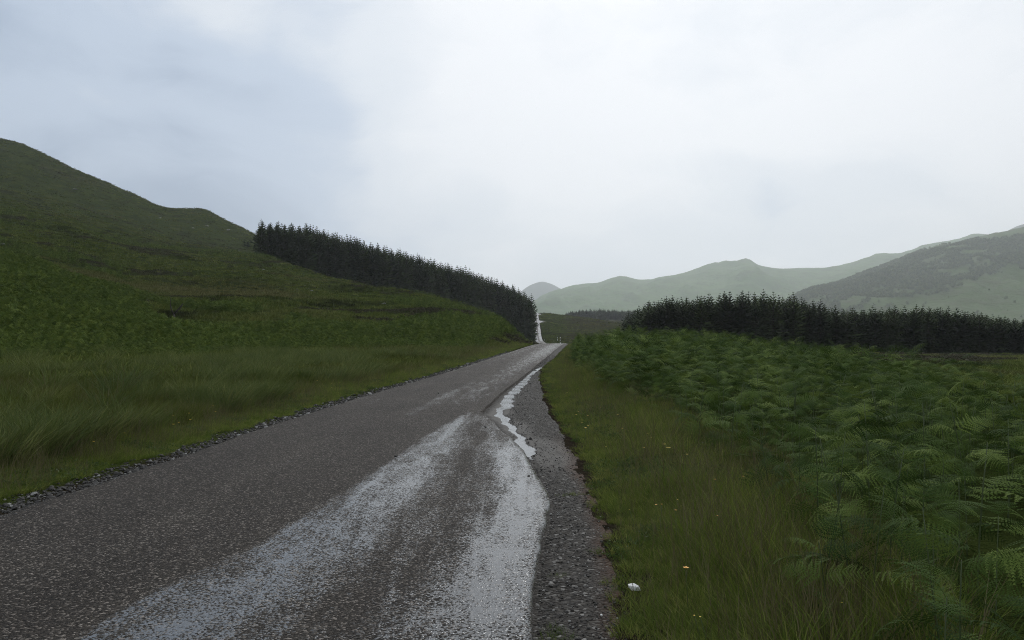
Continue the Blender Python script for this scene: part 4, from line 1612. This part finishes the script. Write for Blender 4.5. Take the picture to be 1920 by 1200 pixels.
# ------------------------------------------------------------------ birch scrub on the hill to the side
def scrub_mesh(name, seed):
    rg = random.Random(seed)
    m = MB()
    lobes = [(rg.uniform(-1.6, 1.6), rg.uniform(-1.6, 1.6), rg.uniform(1.5, 4.2), rg.uniform(1.0, 1.9)) for _ in range(7)]
    for lx, ly, lz, lr in lobes:
        for _ in range(34):
            u = Vector((rg.gauss(0, 1), rg.gauss(0, 1), rg.gauss(0, .8))).normalized() * lr * rg.uniform(.6, 1.05)
            c = Vector((lx, ly, lz)) + u
            n = (u + Vector((rg.uniform(-1, 1), rg.uniform(-1, 1), rg.uniform(-1, 1))) * .9).normalized()
            a = n.cross(Vector((0, 0, 1)))
            a = (a.normalized() if a.length > .01 else Vector((1, 0, 0))) * rg.uniform(.22, .5)
            b = n.cross(a).normalized() * rg.uniform(.22, .5)
            m.face(c - a, c - b * .7, c + a, c + b)
    return m.mesh(name, M['scrub'])


def build_scrub():
    ms = [scrub_mesh('scrub_crown_%d' % s, 600 + s) for s in range(4)]
    px, t, v = HILL_SIDE
    v = v.reshape(len(px), len(t), 3)
    n0 = 26000
    pp = RNG.uniform(1480, 2000, n0)
    tt = RNG.uniform(.12, 1.02, n0)
    fi = (pp - px[0]) / (px[1] - px[0])
    i0 = np.clip(fi.astype(int), 0, len(px) - 2)
    fj = np.interp(tt, t, np.arange(len(t)))
    j0 = np.clip(fj.astype(int), 0, len(t) - 2)
    a, b = (fi - i0)[:, None], (fj - j0)[:, None]
    P = (v[i0, j0] * (1 - a) + v[i0 + 1, j0] * a) * (1 - b) + (v[i0, j0 + 1] * (1 - a) + v[i0 + 1, j0 + 1] * a) * b
    py = 630 - (P[:, 2] - EYE) / P[:, 1] * F
    # scrub keeps to the upper band of the flank; its lower edge runs down towards the plantation
    low = pchip([1480, 1560, 1660, 1760, 1850, 1920, 2000], [612, 600, 570, 540, 515, 505, 490], pp)
    up = pchip([1480, 1560, 1660, 1760, 1850, 1920, 2000], [552, 532, 500, 470, 455, 448, 440], pp)
    nz = fbm(P[:, 0], P[:, 1], 130, 4, 201) * 22 + fbm(P[:, 0], P[:, 1], 40, 3, 202) * 16
    keep = (py < low + nz) & (py > up - 6 + nz * .4) & (fbm(P[:, 0], P[:, 1], 60, 3, 205) > -.25)
    sparse = (py >= low + nz) & (RNG.random(n0) < .006)
    keep |= sparse
    P = P[keep]
    n = len(P)
    s = RNG.uniform(1.2, 2.8, n)
    scatter('birch_scrub', P, np.stack([0 * s, 0 * s, RNG.uniform(0, 6.28, n)], -1), s, RNG.integers(0, 4, n),
            [src('birch_%d' % k, ms[k]) for k in range(4)], 'band of hazy birch scrub across the flank of the near green hill', 'scrub')
    print('scrub', n)


build_scrub()


# ------------------------------------------------------------------ countable small things
def lump(name, mat, seed, flat=.6, n=2, rough=.28):
    import bmesh
    bm = bmesh.new()
    bmesh.ops.create_icosphere(bm, subdivisions=n, radius=.5)
    rg = random.Random(seed)
    ph = [Vector((rg.uniform(-1, 1), rg.uniform(-1, 1), rg.uniform(-1, 1))).normalized() for _ in range(7)]
    for v in bm.verts:
        k = 1.0
        for p in ph:
            dd = v.co.normalized().dot(p)
            if dd > .55:
                k = min(k, .55 / dd * 1.08)
        v.co *= k * rg.uniform(1 - rough * .25, 1 + rough * .15)
        v.co.z *= flat
    me = bpy.data.meshes.new(name)
    bm.to_mesh(me)
    bm.free()
    me.materials.append(mat)
    return me


def gz(x, y):
    return float(ground_z(np.array([x]), np.array([y]))[0])


def at(px, y_d, base_py=None):
    return ((px - 960) / F * y_d, y_d)


def build_small():
    rg = random.Random(5)
    # --- striped marker posts beside the road
    def post(x, y, z, h, label, bands):
        root = empty('marker_post', (x, y, z))
        tag(root, label, 'post', 'striped snow posts along the road')
        w = .085
        b0 = -.3
        edges = [b0] + [h * (i + 1) / bands for i in range(bands)]
        for i in range(bands):
            m = MB()
            lo, hi = edges[i], edges[i + 1]
            m.tube([(0, 0, lo), (0, 0, hi)], [w * .5, w * .5], 8)
            obj('white_band' if i % 2 == 0 else 'black_band', m.mesh('band_%d' % i, M['white_paint'] if i % 2 == 0 else M['black_paint']), None, root)
        m = MB()
        m.tube([(0, 0, h), (0, 0, h + .02), (0, 0, h + .04)], [w * .56, w * .56, w * .3], 8)
        obj('cap', m.mesh('post_cap', M['black_paint']), None, root)
    y = 118.0
    x = (1050.4 - 960) / F * y
    post(x, y, EYE - (644 - 630) * y / F - .05, 1.22, 'black and white striped snow post at the crest of the road', 6)
    y = 190.0
    x = (1045 - 960) / F * y
    post(x, y, EYE + (630 - 636.5) * y / F, .8, 'smaller striped post standing beyond the crest post', 4)
    for px, d, lb in ((997, 452, 'small pale post at the foot of the spruces by the far road'), (1021, 478, 'small pale post on the field side of the far road')):
        x = (px - 960) / F * d
        z = max(gz(x, d), EYE + (630 - 628.5) * d / F - 1)
        post(x, d, gz(x, d), 1.5, lb, 2)

    # --- white quartz stone at the verge
    x, y = (1187 - 960) / F * 5.2, 5.2
    q = obj('quartz_stone', lump('quartz', M['quartz'], 3, .5, 1, .9), None, None, (x, y, gz(x, y) + .04))
    q.scale = (.13, .08, .13)
    q.rotation_euler = (.1, .15, .25)
    tag(q, 'small white quartz stone in the turf at the gravel edge', 'stone')
    x, y = (1128 - 960) / F * 4.75, 4.75
    q = obj('quartz_chip', lump('quartz_chip', M['quartz'], 4, .7, 1), None, None, (x, y, float(grav_z(np.array([x]), np.array([y]))[0]) + .012))
    q.scale = (.022, .03, .026)
    tag(q, 'tiny white stone chip lying on the wet gravel', 'stone')
    # --- dark stones on the tarmac
    for px, py, s, lb in ((742, 857, .07, 'dark stone lying on the road at the edge of the wet sheet'), (910, 802, .07, 'dark stone on the passing place near its broken edge'),
                          (992, 894, .05, 'small dark stone in the bright water at the passing place edge'), (822, 738, .06, 'small dark stone on the dry crown of the road')):
        d = EYE * F / (py - 630)
        x = (px - 960) / F * d
        o = obj('road_stone', lump('road_stone', M['stone'], px, .65, 1), None, None, (x, d, float(road_z(np.array([d]))[0]) + s * .2))
        o.scale = (s, s, s)
        tag(o, lb, 'stone')
    # --- loose stones along the left edge of the tarmac
    ms = [lump('edge_stone_%d' % k, M['stone'], 50 + k, .55, 1) for k in range(5)]
    mp = lump('edge_stone_pale', M['pale_rock'], 60, .55, 1)
    for k, y in enumerate(sorted(math.exp(rg.uniform(math.log(7.0), math.log(20))) for _ in range(90))):
        x = float(tar_left(np.array([y]))[0]) - .04 - abs(rg.gauss(.0, .20))
        s = rg.uniform(.05, .12)
        o = obj('loose_stone', ms[k % 5] if rg.random() < .95 else mp, None, None, (x, y, gz(x, y) + s * .18))
        o.scale = (s * rg.uniform(.8, 1.4), s, s * rg.uniform(.6, 1))
        o.rotation_euler = (rg.uniform(-.3, .3), rg.uniform(-.3, .3), rg.uniform(0, 6.28))
        tag(o, '%s loose stone along the hill-side edge of the tarmac, counted away from the viewer' % nth(k + 1), 'stone', 'loose stones along the hill-side tarmac edge')
    # --- pebbles of the rubble line and the gravel shoulder
    n0 = 9000
    Y = np.exp(RNG.uniform(math.log(5), math.log(70), n0))
    X = tar_left(Y) - .02 - np.abs(RNG.normal(0, .28, n0))
    X1, Y1 = X, Y
    Y = np.exp(RNG.uniform(math.log(3.6), math.log(60), n0))
    lo, hi = np.maximum(tar_right(Y) + .04, grav_right(Y) - .9), grav_right(Y) + .1
    X = lo + (hi - lo) * RNG.random(n0) ** 1.4
    k = X > lo
    X2, Y2 = X[k], Y[k]
    Z1 = ground_z(X1, Y1)
    Z2 = grav_z(X2, Y2)
    Xa, Ya, Za = np.concatenate([X1, X2]), np.concatenate([Y1, Y2]), np.concatenate([Z1, Z2])
    v = in_view(Xa, Ya, Za)
    Xa, Ya, Za = Xa[v], Ya[v], Za[v]
    n = len(Xa)
    s = np.exp(RNG.normal(math.log(.026), .45, n)) * np.where(Xa < tar_left(Ya) + .01, 1.25, .52) * np.clip(.8 + Ya / 40, .8, 1.8)
    rot = RNG.uniform(-.4, .4, (n, 3))
    rot[:, 2] = RNG.uniform(0, 6.28, n)
    ps = [src('pebble_%d' % k, ms[k]) for k in range(5)] + [src('pebble_pale', mp)]
    ix = np.where(RNG.random(n) < .08, 5, RNG.integers(0, 5, n))
    scatter('gravel', np.stack([Xa, Ya, Za + s * .12], -1), rot, s, ix, ps, 'loose grit and pebbles along both edges of the tarmac', 'gravel')
    # --- flowers
    def flower(x, y, h, mat, s, label, grp, lean=(0, 0)):
        z = gz(x, y)
        root = empty('flower', (x, y, z))
        tag(root, label, 'flower', grp)
        m = MB()
        tip = Vector((lean[0], lean[1], h))
        m.tube([(0, 0, -.02), (tip.x * .3, tip.y * .3, h * .5), tip], [.0022, .0018, .0014], 4)
        obj('stalk', m.mesh('stalk', M['stalk']), None, root)
        m = MB()
        for b in range(5):
            a = 1.2566 * b
            d1, d2 = Vector((math.cos(a), math.sin(a), .25)) * s, Vector((-math.sin(a), math.cos(a), 0)) * s * .55
            m.face(tip, tip + d1 * .6 - d2, tip + d1 * 1.1, tip + d1 * .6 + d2)
        m.tube([tip, tip + Vector((0, 0, s * .3))], [s * .25, s * .15], 6)
        obj('bloom', m.mesh('bloom', mat), None, root)
    spec = [(1290, 1040, 'orange', .028, 'largest orange-yellow flower, alone in the verge above the white stone'),
            (1230, 930, 'orange', .017, 'orange flower at the roadward end of the flower cluster on the verge'),
            (1237, 932, 'orange', .015, 'orange flower touching its neighbour at the roadward end of the cluster'),
            (1272, 923, 'yellow', .013, 'yellow flower topmost in the cluster on the verge'),
            (1268, 942, 'orange', .016, 'orange flower lowest in the cluster on the verge'),
            (1339, 953, 'orange', .014, 'orange flower between the cluster and the bracken'),
            (1344, 889, 'orange', .017, 'orange flower a little below the bracken edge'),
            (1387, 886, 'orange', .018, 'orange flower right against the bracken edge'),
            (1190, 940, 'yellow', .010, 'tiny yellow flower beside the rusty gravel edge'),
            (1589, 1117, 'yellow', .011, 'single yellow flower by the foot of the lone fern'),
            (1315, 1127, 'yellow', .009, 'small yellow flower low in the turf near the bottom of the verge'),
            (1327, 1132, 'yellow', .009, 'small yellow flower beside another near the bottom of the verge')]
    for px, py, mt, s, lb in spec:
        h = .30 if mt == 'orange' else .2
        d = (EYE - h) * F / (py - 630)
        flower((px - 960) / F * d, d, h, M[mt], s * .62, lb, 'flowers on the bracken-side verge', (rg.uniform(-.05, .05), rg.uniform(-.05, .05)))
    for k, y in enumerate(sorted(math.exp(rg.uniform(math.log(8), math.log(24))) for _ in range(30))):
        x = float(tar_left(np.array([y]))[0]) - rg.uniform(.7, 2.0)
        flower(x, y, rg.uniform(.2, .34), M['yellow'], rg.uniform(.011, .016) * (1 + y / 40), '%s yellow buttercup along the hill-side verge, counted away from the viewer' % nth(k + 1), 'buttercups on the hill-side verge')
    for k, y in enumerate(sorted(math.exp(rg.uniform(math.log(9), math.log(22))) for _ in range(22))):
        x = float(grav_right(np.array([y]))[0]) + rg.uniform(.2, 1.3)
        flower(x, y, rg.uniform(.2, .34), M['yellow'], rg.uniform(.010, .015) * (1 + y / 40), '%s small yellow flower along the bracken-side verge, counted away from the viewer' % nth(k + 1), 'small yellow flowers beside the gravel')
    # --- pale rocks on the hillside
    mr = [lump('hill_rock_%d' % k, M['pale_rock'], 80 + k, .6, 2) for k in range(4)]
    def hillpos(px, py):
        ds = np.exp(np.linspace(math.log(60), math.log(760), 900))
        zz = ground_z((px - 960) / F * ds, ds)
        sy = 630 - (zz - EYE) / ds * F
        hit = np.where(sy <= py)[0]
        i = hit[0] if len(hit) else int(np.argmin(np.abs(sy - py)))
        return (px - 960) / F * ds[i], ds[i], zz[i]
    rocks = [(720, 571, 1.0, 'lone pale rock on the slope below the middle of the plantation'),
             (577, 542, .9, 'pale rock at the upper end of the heathery scar'), (583, 546, 1.1, 'pale rock in the dark hollow of the heathery scar'),
             (557, 543, .7, 'small pale rock beside the heathery scar'), (494, 506, .9, 'pale rock on the slope under the top end of the plantation'),
             (571, 537, .7, 'small pale rock above the heathery scar'), (140, 357, 3.6, 'pale slab of rock high on the big hill'),
             (388, 425, 3.6, 'grey crag below the knob on the skyline'), (428, 432, 4.0, 'grey crag on the ridge above the plantation end'),
             (4, 460, 1.4, 'pale rock on the slope at the picture edge'), (362, 429, 3.0, 'grey rock among the crags under the knob'), (300, 410, 2.6, 'low grey rock on the shoulder of the big hill')]
    for k, (px, py, s, lb) in enumerate(rocks):
        x, y, z = hillpos(px, py)
        o = obj('hill_rock', mr[k % 4], None, None, (x, y, z + s * .1))
        o.scale = (s * 1.1, s * .7, s * .55)
        o.rotation_euler = (rg.uniform(-.2, .2), rg.uniform(-.2, .2), rg.uniform(-.5, .5))
        tag(o, lb, 'rock', 'pale rocks on the hillside')
    # --- dead tree on the bank
    x, d, z = hillpos(326, 604)
    root = empty('dead_tree', (x, d, z), 0, .85)
    tag(root, 'small bare dead tree forking in a V above the bracken bank', 'tree')
    m = MB()
    m.tube([(0, 0, -.3), (.05, 0, .5), (.0, 0, 1.0)], [.16, .13, .11], 7)
    obj('trunk', m.mesh('dead_trunk', M['dead_wood']), None, root)
    m = MB()
    m.tube([(0, 0, .9), (-.25, 0, 1.35), (-.42, .05, 1.95), (-.36, 0, 2.5), (-.40, 0, 2.95)], [.09, .07, .055, .04, .015], 6)
    obj('branch', m.mesh('dead_branch', M['dead_wood']), None, root)
    m = MB()
    m.tube([(0, 0, .9), (.35, 0, 1.3), (.75, .05, 1.75), (1.05, 0, 2.15)], [.10, .10, .085, .05], 6)
    m.tube([(.5, 0, 1.45), (.75, .1, 1.5), (.95, .15, 1.65)], [.05, .03, .01], 5)
    obj('branch', m.mesh('dead_branch_b', M['dead_wood']), None, root)
    # --- bushes that stand alone on the hill
    bm_ = [scrub_mesh('bush_%d' % k, 640 + k) for k in range(2)]
    for b_ in bm_:
        b_.materials.clear()
        b_.materials.append(M['bush'])
    for px, py, s, lb in ((463, 464, 1.05, 'round dark bush on the slope before the top end of the plantation'),
                          (940, 605, .55, 'dark bush at the foot of the spruces near the road'), (975, 618, .6, 'dark bush at the roadside under the last spruces')):
        x, y, z = hillpos(px, py)
        root = empty('bush', (x, y, z - .5 * s), rg.uniform(0, 6), s)
        tag(root, lb, 'bush', 'bushes on the hill slope')
        m = MB()
        m.tube([(0, 0, 0), (.1, 0, 1.2), (.3, .1, 2.6)], [.14, .10, .04], 6)
        obj('stem', m.mesh('bush_stem', M['dead_wood']), None, root)
        obj('foliage', bm_[0] if s > .8 else bm_[1], None, root)


build_small()


# ------------------------------------------------------------------ rain haze
def build_haze():
    m = bpy.data.materials.new('rain_haze')
    m.use_nodes = True
    t = m.node_tree
    t.nodes.clear()
    o = t.nodes.new('ShaderNodeOutputMaterial')
    v = t.nodes.new('ShaderNodeVolumePrincipled')
    v.inputs['Color'].default_value = (0.93, 0.965, 1.0, 1)
    v.inputs['Density'].default_value = 0.000095
    v.inputs['Anisotropy'].default_value = 0.6
    v.inputs['Density Attribute'].default_value = ''
    v.inputs['Temperature Attribute'].default_value = ''
    m.cycles.homogeneous_volume = True
    t.links.new(v.outputs[0], o.inputs['Volume'])
    x0, x1, y0, y1, z0, z1 = -12500, 12500, -12500, 12500, -40, 1240
    V = [(x, y, z) for z in (z0, z1) for y in (y0, y1) for x in (x0, x1)]
    Fc = [(0, 2, 3, 1), (4, 5, 7, 6), (0, 1, 5, 4), (2, 6, 7, 3), (0, 4, 6, 2), (1, 3, 7, 5)]
    ob = obj('haze', new_mesh('haze', V, Fc), m)
    tag(ob, 'thin pale rain haze lying over the whole glen', 'haze', kind='stuff')


build_haze()
